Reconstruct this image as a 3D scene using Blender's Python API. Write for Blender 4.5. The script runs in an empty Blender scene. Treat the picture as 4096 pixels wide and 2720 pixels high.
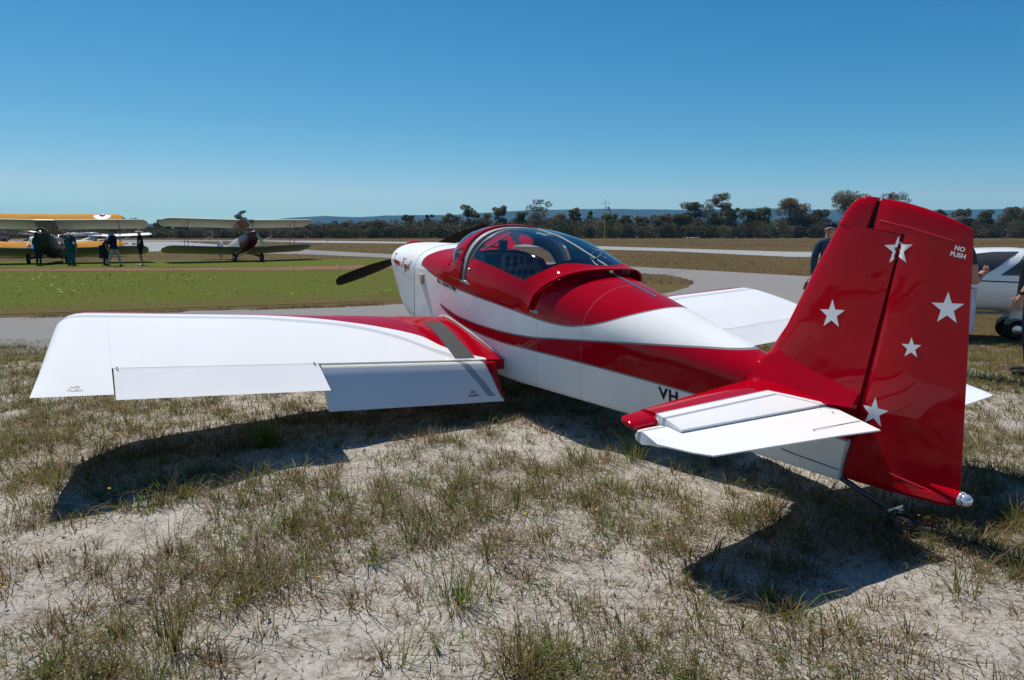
import bpy, bmesh, math, random
import numpy as np
from mathutils import Vector, Matrix, noise
from mathutils.bvhtree import BVHTree

random.seed(7)
RNG = np.random.default_rng(7)
SC = bpy.context.scene
COL = SC.collection
R = math.radians

# ------------------------------------------------------------------ camera
cam_d = bpy.data.cameras.new('camera')
cam = bpy.data.objects.new('camera', cam_d)
COL.objects.link(cam)
cam.location = (0, 0, 1.393)
cam.rotation_euler = (R(90 - 8.757), 0, 0)
cam_d.sensor_width = 36
cam_d.lens = 24.08
cam_d.clip_start = 0.05
cam_d.clip_end = 40000
SC.camera = cam

# ------------------------------------------------------------------ sky, sun, exposure
SUN_EL, SUN_AZ = 58.0, -38.5          # azimuth measured from +Y (view direction) towards +X
world = bpy.data.worlds.new('World')
SC.world = world
world.use_nodes = True
wn = world.node_tree.nodes
wl = world.node_tree.links
wn.clear()
wo = wn.new('ShaderNodeOutputWorld')
bg = wn.new('ShaderNodeBackground')
sky = wn.new('ShaderNodeTexSky')
sky.sky_type = 'NISHITA'
sky.sun_disc = False
sky.sun_elevation = R(SUN_EL)
sky.sun_rotation = R(SUN_AZ)
sky.altitude = 2000
sky.air_density = 1.0
sky.dust_density = 0.0
sky.ozone_density = 6.0
SKY_K = 0.080
bg.inputs['Strength'].default_value = SKY_K
# deep polarised blue of a dry spring sky: one response curve per channel over the whole dome
sep = wn.new('ShaderNodeSeparateColor'); cmb = wn.new('ShaderNodeCombineColor')
wl.new(sky.outputs[0], sep.inputs[0])
for ch, (gain, power) in enumerate(((2.55, 2.0), (1.16, 1.10), (.955, .80))):
    a = wn.new('ShaderNodeMath'); a.operation = 'MULTIPLY'; a.inputs[1].default_value = .1
    p = wn.new('ShaderNodeMath'); p.operation = 'POWER'; p.inputs[1].default_value = power
    q = wn.new('ShaderNodeMath'); q.operation = 'MULTIPLY'; q.inputs[1].default_value = gain / .1
    wl.new(sep.outputs[ch], a.inputs[0]); wl.new(a.outputs[0], p.inputs[0]); wl.new(p.outputs[0], q.inputs[0]); wl.new(q.outputs[0], cmb.inputs[ch])
wl.new(cmb.outputs[0], bg.inputs['Color'])
lim = wn.new('ShaderNodeMath'); lim.operation = 'MULTIPLY'; lim.inputs[1].default_value = .66
mn = wn.new('ShaderNodeMath'); mn.operation = 'MINIMUM'
wl.new(cmb.inputs[1].links[0].from_socket, lim.inputs[0]); wl.new(cmb.inputs[0].links[0].from_socket, mn.inputs[0]); wl.new(lim.outputs[0], mn.inputs[1]); wl.new(mn.outputs[0], cmb.inputs[0])
wl.new(bg.outputs[0], wo.inputs['Surface'])

sun_d = bpy.data.lights.new('sun', 'SUN')
sun_d.energy = 4.8
sun_d.angle = R(0.53)
sun_d.color = (1.0, 0.955, 0.88)
sun = bpy.data.objects.new('sun', sun_d)
COL.objects.link(sun)
SUN_DIR = Vector((math.cos(R(SUN_EL)) * math.sin(R(SUN_AZ)), math.cos(R(SUN_EL)) * math.cos(R(SUN_AZ)), math.sin(R(SUN_EL))))
sun.rotation_euler = SUN_DIR.to_track_quat('Z', 'Y').to_euler()
sun.location = (0, 0, 60)

SC.view_settings.view_transform = 'Standard'
SC.view_settings.look = 'None'
SC.view_settings.exposure = 0.15
SC.view_settings.gamma = 1.0
SC.view_settings.use_curve_mapping = False
SC.cycles.max_bounces = 8
SC.cycles.transparent_max_bounces = 12
SC.cycles.volume_bounces = 0
SC.cycles.caustics_reflective = False
SC.cycles.caustics_refractive = False

# ------------------------------------------------------------------ helpers
def link(o):
    COL.objects.link(o)
    return o

def thing(name, label, cat, loc=(0, 0, 0), rz=0.0, group=None):
    o = bpy.data.objects.new(name, None)
    o.empty_display_size = 0.2
    link(o)
    o.location = loc
    o.rotation_euler = (0, 0, rz)
    o['label'] = label
    o['category'] = cat
    if group:
        o['group'] = group
    return o

def tag(o, label, cat, group=None):
    o['label'] = label
    o['category'] = cat
    if group:
        o['group'] = group
    return o

def mobj(name, V, F, mats, parent=None, smooth=40, mi=None, loc=None, label=None, kind=None):
    me = bpy.data.meshes.new(name)
    me.from_pydata([tuple(v) for v in V], [], [tuple(f) for f in F])
    if not isinstance(mats, (list, tuple)):
        mats = [mats]
    for m in mats:
        me.materials.append(m)
    if mi is not None:
        me.polygons.foreach_set('material_index', list(mi))
    if smooth:
        me.polygons.foreach_set('use_smooth', [True] * len(me.polygons))
        if smooth < 180:
            me.set_sharp_from_angle(angle=R(smooth))
    me.update()
    o = bpy.data.objects.new(name, me)
    link(o)
    if parent:
        o.parent = parent
    if loc is not None:
        o.location = loc
    if label:
        o['label'] = label
    if kind:
        o['kind'] = kind
    return o

class MB:
    """collects shapes into one mesh"""
    def __init__(s):
        s.V = []; s.F = []; s.M = []
    def add(s, V, F, m=0):
        k = len(s.V)
        s.V += [tuple(v) for v in V]
        s.F += [tuple(i + k for i in f) for f in F]
        s.M += [m] * len(F)
        return s
    def box(s, c, d, m=0, rot=None, taper=1.0):
        x, y, z = d[0] / 2, d[1] / 2, d[2] / 2
        V = [Vector((sx * x * (taper if sz > 0 else 1), sy * y * (taper if sz > 0 else 1), sz * z)) for sz in (-1, 1) for sy in (-1, 1) for sx in (-1, 1)]
        if rot is not None:
            V = [rot @ v for v in V]
        V = [v + Vector(c) for v in V]
        return s.add(V, [(0, 2, 3, 1), (4, 5, 7, 6), (0, 1, 5, 4), (2, 6, 7, 3), (0, 4, 6, 2), (1, 3, 7, 5)], m)
    def tube(s, pts, r, n=8, m=0, cap=True, flat=None):
        """round bar along pts; r number or list; flat=(axis vec, ratio) squashes the section"""
        P = [Vector(p) for p in pts]
        rs = r if isinstance(r, (list, tuple)) else [r] * len(P)
        V = []; F = []
        prev = None
        for i, p in enumerate(P):
            t = (P[min(i + 1, len(P) - 1)] - P[max(i - 1, 0)]).normalized()
            if prev is None:
                a = Vector((0, 0, 1)) if abs(t.z) < .9 else Vector((1, 0, 0))
                u = t.cross(a).normalized()
            else:
                u = (prev - t * prev.dot(t)).normalized()
            prev = u
            w = t.cross(u)
            for k in range(n):
                a = 2 * math.pi * k / n
                d = (u * math.cos(a) + w * math.sin(a)) * rs[i]
                if flat:
                    ax = Vector(flat[0]).normalized()
                    d = d - ax * d.dot(ax) * (1 - flat[1])
                V.append(p + d)
        for i in range(len(P) - 1):
            for k in range(n):
                F.append((i * n + k, i * n + (k + 1) % n, (i + 1) * n + (k + 1) % n, (i + 1) * n + k))
        if cap:
            F.append(tuple(range(n - 1, -1, -1)))
            F.append(tuple((len(P) - 1) * n + k for k in range(n)))
        return s.add(V, F, m)
    def lathe(s, prof, c=(0, 0, 0), axis='z', n=16, m=0, rot=None):
        """prof [(r, h)...] revolved round axis"""
        V = []; F = []
        for r, h in prof:
            for k in range(n):
                a = 2 * math.pi * k / n
                p = {'z': (r * math.cos(a), r * math.sin(a), h), 'x': (h, r * math.cos(a), r * math.sin(a)), 'y': (r * math.sin(a), h, r * math.cos(a))}[axis]
                p = Vector(p)
                if rot is not None:
                    p = rot @ p
                V.append(p + Vector(c))
        for i in range(len(prof) - 1):
            for k in range(n):
                F.append((i * n + k, i * n + (k + 1) % n, (i + 1) * n + (k + 1) % n, (i + 1) * n + k))
        F.append(tuple(range(n - 1, -1, -1)))
        F.append(tuple((len(prof) - 1) * n + k for k in range(n)))
        return s.add(V, F, m)
    def loft(s, rings, m=0, closed=True, cap=True):
        n = len(rings[0]); V = [p for r in rings for p in r]; F = []
        kk = n if closed else n - 1
        for i in range(len(rings) - 1):
            for k in range(kk):
                F.append((i * n + k, i * n + (k + 1) % n, (i + 1) * n + (k + 1) % n, (i + 1) * n + k))
        if cap and closed:
            F.append(tuple(range(n - 1, -1, -1)))
            F.append(tuple((len(rings) - 1) * n + k for k in range(n)))
        return s.add(V, F, m)
    def prism(s, poly, t0, t1, fn, m=0):
        """poly [(a,b)...]; fn(a,b,t)->xyz"""
        n = len(poly)
        V = [fn(a, b, t0) for a, b in poly] + [fn(a, b, t1) for a, b in poly]
        F = [tuple(range(n)), tuple(range(2 * n - 1, n - 1, -1))] + [(k, n + k, n + (k + 1) % n, (k + 1) % n) for k in range(n)]
        return s.add(V, F, m)
    def ball(s, c, r, m=0, n=12, k=8, sc=(1, 1, 1)):
        V = []; F = []
        for i in range(k + 1):
            a = math.pi * i / k
            for j in range(n):
                b = 2 * math.pi * j / n
                V.append((c[0] + r * sc[0] * math.sin(a) * math.cos(b), c[1] + r * sc[1] * math.sin(a) * math.sin(b), c[2] + r * sc[2] * math.cos(a)))
        for i in range(k):
            for j in range(n):
                F.append((i * n + j, (i + 1) * n + j, (i + 1) * n + (j + 1) % n, i * n + (j + 1) % n))
        return s.add(V, F, m)
    def build(s, name, mats, parent=None, smooth=40, **kw):
        o = mobj(name, s.V, s.F, mats, parent, 0, s.M, **kw)
        me = o.data
        bm = bmesh.new(); bm.from_mesh(me)
        bmesh.ops.remove_doubles(bm, verts=bm.verts, dist=1e-5)
        bmesh.ops.recalc_face_normals(bm, faces=bm.faces)
        bm.to_mesh(me); bm.free()
        if smooth:
            me.polygons.foreach_set('use_smooth', [True] * len(me.polygons))
            if smooth < 180:
                me.set_sharp_from_angle(angle=R(smooth))
        me.update()
        return o

def interp(xs, tab, k):
    return float(np.interp(xs, [t[0] for t in tab], [t[k] for t in tab]))

def smooth_tab(tab, k, x):
    """monotone-ish cubic through table column k"""
    X = [t[0] for t in tab]; Y = [t[k] for t in tab]
    if x <= X[0]: return Y[0]
    if x >= X[-1]: return Y[-1]
    i = max(j for j in range(len(X) - 1) if X[j] <= x)
    def slope(j):
        if j == 0: return (Y[1] - Y[0]) / (X[1] - X[0])
        if j == len(X) - 1: return (Y[-1] - Y[-2]) / (X[-1] - X[-2])
        a = (Y[j] - Y[j - 1]) / (X[j] - X[j - 1]); b = (Y[j + 1] - Y[j]) / (X[j + 1] - X[j])
        return 0 if a * b <= 0 else 2 * a * b / (a + b)
    h = X[i + 1] - X[i]; t = (x - X[i]) / h
    return ((2 * t**3 - 3 * t**2 + 1) * Y[i] + (t**3 - 2 * t**2 + t) * h * slope(i) + (-2 * t**3 + 3 * t**2) * Y[i + 1] + (t**3 - t**2) * h * slope(i + 1))

# ------------------------------------------------------------------ materials
def new_mat(name):
    m = bpy.data.materials.new(name)
    m.use_nodes = True
    nt = m.node_tree
    return m, nt, nt.nodes['Principled BSDF']

def setp(b, base=None, rough=.5, metal=0, coat=0, coat_r=.03, spec=.5, trans=0, ior=None):
    if base is not None:
        b.inputs['Base Color'].default_value = (*base, 1)
    b.inputs['Roughness'].default_value = rough
    b.inputs['Metallic'].default_value = metal
    b.inputs['Coat Weight'].default_value = coat
    b.inputs['Coat Roughness'].default_value = coat_r
    b.inputs['Specular IOR Level'].default_value = spec

def wear(nt, b, base, amt=.12, scale=8, det=6):
    """slow tonal drift of one colour (dust, wear) in object space"""
    tc = nt.nodes.new('ShaderNodeTexCoord')
    n = nt.nodes.new('ShaderNodeTexNoise')
    n.inputs['Scale'].default_value = scale
    n.inputs['Detail'].default_value = det
    nt.links.new(tc.outputs['Object'], n.inputs['Vector'])
    mp = nt.nodes.new('ShaderNodeMapRange')
    mp.inputs['From Min'].default_value = .3; mp.inputs['From Max'].default_value = .7
    mp.inputs['To Min'].default_value = 1 - amt; mp.inputs['To Max'].default_value = 1 + amt * .6
    nt.links.new(n.outputs['Fac'], mp.inputs['Value'])
    mx = nt.nodes.new('ShaderNodeMix'); mx.data_type = 'RGBA'; mx.blend_type = 'MULTIPLY'
    mx.inputs['Factor'].default_value = 1
    if isinstance(base, tuple):
        mx.inputs['A'].default_value = (*base, 1)
    else:
        nt.links.new(base, mx.inputs['A'])
    nt.links.new(mp.outputs['Result'], mx.inputs['B'])
    nt.links.new(mx.outputs['Result'], b.inputs['Base Color'])
    return mx

def skin_wave(nt, b, strength=.10):
    tc = nt.nodes.new('ShaderNodeTexCoord')
    n = nt.nodes.new('ShaderNodeTexNoise'); n.inputs['Scale'].default_value = 3.2; n.inputs['Detail'].default_value = 2
    nt.links.new(tc.outputs['Object'], n.inputs['Vector'])
    k = nt.nodes.new('ShaderNodeBump'); k.inputs['Strength'].default_value = strength; k.inputs['Distance'].default_value = .05
    nt.links.new(n.outputs['Fac'], k.inputs['Height']); nt.links.new(k.outputs[0], b.inputs['Normal']); nt.links.new(k.outputs[0], b.inputs['Coat Normal'])

_cache = {}
def mat(name, base, rough=.5, metal=0, coat=0, amt=.1, scale=8, spec=.2, coat_r=.03):
    if name in _cache:
        return _cache[name]
    m, nt, b = new_mat(name)
    setp(b, base, rough, metal, coat, coat_r, spec)
    if amt:
        wear(nt, b, tuple(base), amt, scale)
    if coat and name in ('white_paint', 'red_paint'):
        skin_wave(nt, b)
    _cache[name] = m
    return m

def glass_mat(name, tint, gloss=.12):
    """thin sheet: straight-through tint plus Fresnel mirror"""
    m = bpy.data.materials.new(name); m.use_nodes = True
    nt = m.node_tree; nt.nodes.clear()
    out = nt.nodes.new('ShaderNodeOutputMaterial')
    tr = nt.nodes.new('ShaderNodeBsdfTransparent'); tr.inputs['Color'].default_value = (*tint, 1)
    gl = nt.nodes.new('ShaderNodeBsdfGlossy'); gl.inputs['Roughness'].default_value = .015
    gl.inputs['Color'].default_value = (1, 1, 1, 1)
    fr = nt.nodes.new('ShaderNodeFresnel'); fr.inputs['IOR'].default_value = 1.5
    mx = nt.nodes.new('ShaderNodeMixShader')
    nt.links.new(fr.outputs[0], mx.inputs[0]); nt.links.new(tr.outputs[0], mx.inputs[1]); nt.links.new(gl.outputs[0], mx.inputs[2])
    nt.links.new(mx.outputs[0], out.inputs['Surface'])
    return m

WHITE = (.80, .80, .79)
RED = (.36, .0006, .009)
SILVER = (.22, .225, .24)
M_white = mat('white_paint', WHITE, .32, coat=.6, spec=0, amt=.03, scale=3)
M_red = mat('red_paint', RED, .3, coat=.4, spec=0, amt=.06, scale=3)
M_black = mat('black_paint', (.012, .012, .013), .35, amt=.1)
M_rubber = mat('black_rubber', (.018, .018, .018), .8, amt=.25, scale=20)
M_dark = mat('dark_cockpit', (.03, .031, .034), .7)
M_metal = mat('bare_metal', (.62, .63, .64), .28, metal=1, amt=.1)
M_steel = mat('dark_steel', (.10, .10, .105), .4, metal=.7)
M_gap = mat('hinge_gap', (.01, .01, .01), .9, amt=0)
M_decal_white = mat('white_decal', (.78, .78, .78), .4, amt=.02)
M_decal_black = mat('black_decal', (.015, .015, .018), .4, amt=0)
M_decal_grey = mat('grey_decal', (.16, .17, .18), .4, amt=0)
M_glass = glass_mat('canopy_acrylic', (.92, .935, .945))

# node helpers for painted schemes
def nd(nt, t, **kw):
    n = nt.nodes.new(t)
    for k, v in kw.items():
        setattr(n, k, v)
    return n
def mth(nt, op, a, b=None, c=None):
    n = nd(nt, 'ShaderNodeMath', operation=op)
    for i, v in enumerate((a, b, c)):
        if v is None: continue
        if isinstance(v, (int, float)): n.inputs[i].default_value = v
        else: nt.links.new(v, n.inputs[i])
    return n.outputs[0]
def curve(nt, sock, pts, straight=False):
    """value = piecewise curve through pts [(in, out)...]"""
    x0, x1 = pts[0][0], pts[-1][0]
    ys = [p[1] for p in pts]
    y0, y1 = min(ys), max(ys)
    if y1 - y0 < 1e-6: y1 = y0 + 1e-3
    a = nd(nt, 'ShaderNodeMapRange'); a.clamp = True
    for k, v in (('From Min', x0), ('From Max', x1), ('To Min', 0), ('To Max', 1)):
        a.inputs[k].default_value = v
    nt.links.new(sock, a.inputs['Value'])
    fc = nd(nt, 'ShaderNodeFloatCurve')
    cv = fc.mapping.curves[0]
    while len(cv.points) > 2:
        cv.points.remove(cv.points[1])
    P = [((p[0] - x0) / (x1 - x0), (p[1] - y0) / (y1 - y0)) for p in pts]
    cv.points[0].location = P[0]; cv.points[-1].location = P[-1]
    for p in P[1:-1]:
        cv.points.new(*p)
    for p in cv.points:
        p.handle_type = 'VECTOR' if straight else 'AUTO_CLAMPED'
    fc.mapping.use_clip = False
    fc.mapping.update()
    nt.links.new(a.outputs[0], fc.inputs['Value'])
    b = nd(nt, 'ShaderNodeMapRange'); b.clamp = False
    for k, v in (('From Min', 0), ('From Max', 1), ('To Min', y0), ('To Max', y1)):
        b.inputs[k].default_value = v
    nt.links.new(fc.outputs[0], b.inputs['Value'])
    return b.outputs[0]
def mixc(nt, fac, a, b):
    n = nd(nt, 'ShaderNodeMix', data_type='RGBA')
    for k, v in (('Factor', fac), ('A', a), ('B', b)):
        if isinstance(v, (int, float)): n.inputs[k].default_value = v
        elif isinstance(v, tuple): n.inputs[k].default_value = (*v, 1)
        else: nt.links.new(v, n.inputs[k])
    return n.outputs['Result']
def object_xyz(nt):
    tc = nd(nt, 'ShaderNodeTexCoord'); sp = nd(nt, 'ShaderNodeSeparateXYZ')
    nt.links.new(tc.outputs['Object'], sp.inputs[0])
    return sp.outputs[0], sp.outputs[1], sp.outputs[2]

# ================================================================== the red and white aeroplane (frame: x aft, y starboard, z up)
PM = Matrix(((0.508140620230285, 0.8557759689303182, 0.09716275558750186, 0), (-0.8450745516945903, 0.5171774884640155, -0.13555975621194033, 0), (-0.16625917162721812, -0.013226353519717599, 0.985993383052038, 0), (0, 0, 0, 1)))
OFF = .629
PL = thing('light_aeroplane', 'red and white low wing aeroplane with five white stars on its tail', 'aeroplane')
PL.matrix_world = Matrix.Translation(Vector((-0.4911, 6.9619, .62)) - PM.to_3x3() @ Vector((0, 0, OFF))) @ PM
LO = (0, 0, OFF)

# x: zb bottom, wb half width at bottom, wl half width at longeron, zl longeron, zt top, n arch exponent, rb corner radius
FUS = [(-.18, -.145, .455, .487, .42, .655, 2.3, .06), (.2, -.135, .49, .525, .47, .70, 2.3, .05), (.6, -.13, .51, .55, .52, .748, 2.3, .05), (1.0, -.122, .512, .558, .545, .80, 2.3, .05),
       (1.6, -.10, .475, .53, .55, .915, 2.2, .05), (2.0, -.052, .405, .478, .55, .895, 2.15, .05), (2.4, .003, .335, .405, .55, .853, 2.1, .045), (2.8, .058, .262, .33, .55, .81, 2.1, .04),
       (3.2, .11, .19, .25, .55, .766, 2.1, .035), (3.6, .16, .125, .172, .555, .722, 2.1, .03), (3.9, .20, .085, .118, .565, .69, 2.1, .025), (4.235, .245, .04, .05, .575, .63, 2.1, .015)]
COWL = [(-1.255, .17, .10, .17, .32, .43, 2.2, .05), (-1.24, .14, .17, .265, .31, .456, 2.2, .1), (-1.19, .10, .23, .335, .30, .480, 2.3, .14), (-1.10, .05, .28, .375, .30, .508, 2.3, .14), (-.95, -.01, .34, .42, .31, .535, 2.4, .13),
        (-.75, -.085, .39, .452, .34, .571, 2.4, .11), (-.5, -.14, .43, .474, .38, .609, 2.4, .08), (-.184, -.149, .457, .488, .42, .657, 2.3, .06)]

def section(tab, x):
    zb, wb, wl, zl, zt, n, rb = [smooth_tab(tab, k, x) for k in range(1, 8)]
    rb = min(rb, wb * .9)
    low = []
    for t in np.linspace(0, 1, 5)[:-1]:
        low.append((-(wb - rb) * t, zb))
    sl = (wl - wb) / max(zl - zb, .01)
    for a in np.linspace(0, 1, 6):
        ang = a * math.pi / 2
        y = -(wb - rb) - rb * math.sin(ang); z = zb + rb - rb * math.cos(ang)
        low.append((y - sl * (z - zb) * a, z))
    z0 = zb + rb; y0 = low[-1][0]
    for t in np.linspace(0, 1, 8)[1:]:
        low.append((y0 + (-wl - y0) * t - .006 * math.sin(math.pi * t), z0 + (zl - z0) * t))
    up = []
    for a in np.linspace(0, math.pi / 2, 13)[1:]:
        up.append((-wl * abs(math.cos(a)) ** (2 / n), zl + (zt - zl) * math.sin(a) ** (2 / n)))
    return low, up

def full_ring(tab, x):
    lo, up = section(tab, x)
    port = lo + up
    star = [(-y, z) for y, z in port[1:-1]][::-1]
    return [(x, y, z) for y, z in port + star]

# ---- paint scheme of the fuselage: boundaries as curves over x
ZA = [(-.05, .49), (.15, .482), (.35, .468), (.55, .462), (.8, .462), (1.1, .475), (1.4, .49), (1.7, .503), (1.9, .507), (2.1, .512), (2.3, .535), (2.45, .575), (2.6, .635), (2.75, .72), (2.88, .80), (3.0, .90)]
XF = [(.45, .03), (.50, -.005), (.55, -.01), (.60, .03), (.65, .10), (.70, .22), (.735, .34), (.76, .40)]
ZB = [(.54, .236), (.7, .225), (.85, .219), (1.05, .228), (1.24, .243), (1.59, .283), (1.9, .33), (2.2, .40), (2.5, .475), (2.8, .55), (3.1, .622), (3.35, .68), (3.5, .712), (3.6, .74), (3.7, .80), (4.3, 1.0)]
ZC = [(.54, .236), (.64, .21), (.75, .192), (.9, .181), (1.06, .176), (1.3, .185), (1.5, .198), (1.9, .243), (2.3, .293), (2.8, .35), (3.3, .40), (3.8, .445), (4.3, .48)]

def fuselage_paint(name, cowl=False):
    m, nt, b = new_mat(name)
    setp(b, None, .4, 0, .45, .03, 0)
    x, y, z = object_xyz(nt)
    pin = .011
    a = curve(nt, x, ZA); bb = curve(nt, x, ZB); c = curve(nt, x, ZC); f = curve(nt, z, XF)
    gt = lambda p, q: mth(nt, 'GREATER_THAN', p, q)
    mul = lambda p, q: mth(nt, 'MULTIPLY', p, q)
    mx = lambda p, q: mth(nt, 'MAXIMUM', p, q)
    lim = mth(nt, 'LESS_THAN', x, 2.98)
    red1 = mul(mul(gt(z, a), gt(x, f)), lim)
    g1 = mul(mul(gt(z, mth(nt, 'SUBTRACT', a, pin)), gt(x, mth(nt, 'SUBTRACT', f, pin))), lim)
    on = gt(x, .543)
    red2 = mul(mul(gt(bb, z), gt(z, c)), on)
    g2 = mul(mul(gt(mth(nt, 'ADD', bb, pin), z), gt(z, mth(nt, 'SUBTRACT', c, pin))), on)
    red = mx(red1, red2); grey = mx(g1, g2)
    # fine panel joints
    seam = None
    for s in ((-.44, .285) if False else (2.02, 2.46)):
        d = mth(nt, 'LESS_THAN', mth(nt, 'ABSOLUTE', mth(nt, 'SUBTRACT', x, s)), .0022)
        seam = d if seam is None else mx(seam, d)
    col = mixc(nt, grey, WHITE, SILVER)
    col = mixc(nt, red, col, RED)
    col = mixc(nt, mul(seam, .45), col, (.2, .2, .2))
    wear(nt, b, col, .035, 2.5); skin_wave(nt, b)
    return m
M_fus = fuselage_paint('fuselage_paint')

# fuselage shell: lower shell all along, arched decks fore and aft of the cockpit
mb = MB()
xs = [-.18, 0, .2, .4, .6, .8, 1.0, 1.2, 1.4, 1.6, 1.8, 2.0, 2.2, 2.4, 2.6, 2.8, 3.0, 3.2, 3.4, 3.6, 3.75, 3.9, 4.05, 4.235]
def half(x):
    return section(FUS, x)
rings = []
for x in xs:
    lo, up = half(x)
    rings.append([(x, y, z) for y, z in lo[::-1]] + [(x, -y, z) for y, z in lo[1:]])
mb.loft(rings, closed=False)
for xa in ([-.18, -.05, .1, .25, .4, .52, .62], [1.84, 1.92, 2.0, 2.1, 2.2, 2.3, 2.4, 2.5, 2.6, 2.7, 2.8, 2.9, 3.0, 3.1, 3.2, 3.4, 3.6, 3.75, 3.9, 4.05, 4.235]):
    rings = []
    for x in xa:
        lo, up = half(x)
        up = [lo[-1]] + up
        rings.append([(x, y, z) for y, z in up] + [(x, -y, z) for y, z in up[:-1][::-1]])
    mb.loft(rings, closed=False)
r = full_ring(FUS, 4.235); mb.add(r, [tuple(range(len(r)))])
fus = mb.build('fuselage', M_fus, PL, 35, loc=LO)

# cockpit sides rail cap (white sill the canopy slides on)
mb = MB()
for s in (-1, 1):
    pts = []
    for x in np.linspace(.62, 2.02, 12):
        lo, up = half(x); pts.append((x, s * (-lo[-1][0] - .012), lo[-1][1] + .004))
    mb.tube(pts, .016, 8)
mb.build('canopy_sill', M_metal, PL, loc=LO)

# cowling
def cowl_paint():
    m, nt, b = new_mat('cowling_paint'); setp(b, None, .4, 0, .45, .03, 0)
    x, y, z = object_xyz(nt)
    zl = curve(nt, x, [(-1.25, .275), (-.37, .282), (-.18, .285)])
    d = mth(nt, 'LESS_THAN', mth(nt, 'ABSOLUTE', mth(nt, 'SUBTRACT', z, zl)), .002)
    wear(nt, b, mixc(nt, mth(nt, 'MULTIPLY', d, .6), WHITE, (.15, .15, .15)), .03, 2.5)
    return m
M_cowl = cowl_paint()
xs = [-1.255, -1.25, -1.24, -1.22, -1.19, -1.15, -1.10, -1.02, -.95, -.85, -.75, -.6, -.5, -.35, -.184]
rings = [full_ring(COWL, x) for x in xs]
mb = MB(); mb.loft(rings, cap=False); mb.add(rings[0], [tuple(range(len(rings[0])))])
cowl = mb.build('cowling', M_cowl, PL, 40, loc=LO)
for s in (-1, 1):
    mb = MB(); mb.lathe([(.012, -.004), (.075, -.004), (.078, .002), (.07, .006), (.012, .006)], (-1.25, s * .17, .34), 'x', 16)
    mb.build('air_inlet', M_gap, cowl)
mb = MB()   # seam between cowling and firewall
r = [Vector(p) for p in full_ring(FUS, -.182)]
cen = Vector((-.182, 0, .25))
rr = [[c + (c - cen).normalized() * d for c in r] for d in (-.012, -.004)]
mb.loft([[(p.x + .0, p.y, p.z) for p in rr[0]], [(p.x - .0, p.y, p.z) for p in rr[1]]], cap=False)
mb.build('firewall_joint', M_gap, fus)
# exhaust and breather under the cowl
for s in (-1, 1):
    mb = MB(); mb.tube([(-.45, s * .2, -.12), (-.2, s * .2, -.19), (-.02, s * .2, -.215)], .024, 10); mb.build('exhaust_pipe', M_steel, PL, loc=LO)
mb = MB(); mb.tube([(-.34, -.40, -.135), (-.25, -.455, -.13), (-.16, -.475, -.155), (-.12, -.478, -.185)], .009, 8)
mb.build('breather_tube', M_decal_white, PL, loc=LO)

# spinner and propeller
mb = MB(); mb.lathe([(.165, 0), (.163, -.05), (.148, -.12), (.115, -.19), (.07, -.245), (.025, -.272), (.002, -.277)], (-1.265, 0, .335), 'x', 24)
mb.build('spinner', M_red, PL, loc=LO)
prop_dir = Vector((0, -.926, -.325)).normalized()
for s in (1, -1):
    d = prop_dir * s
    ch = d.cross(Vector((1, 0, 0))).normalized()
    rings = []
    for t, c, th, tw in ((.10, .075, .045, 62), (.22, .115, .034, 48), (.38, .148, .026, 36), (.55, .155, .02, 28), (.72, .148, .015, 22), (.85, .132, .012, 19), (.93, .115, .01, 17), (.965, .085, .008, 16), (.978, .04, .005, 16)):
        a = R(tw)
        cd = (ch * math.cos(a) * s + Vector((1, 0, 0)) * math.sin(a) * (1)).normalized()
        td = d.cross(cd).normalized()
        p = Vector((-1.31, 0, .335)) + d * t
        rings.append([p + cd * (c * (u - .4)) + td * (th * v) for u, v in ((0, 0), (.12, .45), (.35, .55), (.7, .35), (1, 0), (.7, -.2), (.35, -.3), (.12, -.25))])
    mb = MB(); mb.loft(rings)
    mb.build('propeller_blade', M_black, PL, 50, loc=LO)

# ---- wings
XL, CH, DI = .47, 1.473, .063
def foil(n=18, t=.135, camber=.018, sharp=True):
    """loop of (u, w) from trailing edge over the top to the nose and back underneath"""
    def yt(u): return 5 * t * (.2969 * u**.5 - .126 * u - .3516 * u**2 + .2843 * u**3 - .1036 * u**4)
    def yc(u): return camber * (u / .15 * (2 - u / .15) if u < .15 else (1 - u) / .85 * (1 + .12 * (u - .15)))
    us = [.5 * (1 + math.cos(math.pi * k / n)) for k in range(n + 1)]
    top = [(u, yc(u) + yt(u)) for u in us]
    bot = [(u, yc(u) - yt(u)) for u in us[::-1][1:-1]]
    return top + bot
def clip_foil(f, umax, n=18):
    """cut the loop at umax with a vertical spar face"""
    top = f[:n + 1]; bot = f[n + 1:]
    def cutp(lst):
        L = sorted(lst)
        return float(np.interp(umax, [p[0] for p in L], [p[1] for p in L]))
    zt = cutp(top); zb = cutp(bot + [top[0], top[-1]])
    return [(umax, zt)] + [p for p in top if p[0] < umax - 1e-3] + [p for p in bot if p[0] < umax - 1e-3] + [(umax, zb)]
FO = foil()
def wpt(u, w, y, s):
    return (XL + u * CH, s * y, w * CH + DI * y - .012 * (u - .3))

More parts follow.
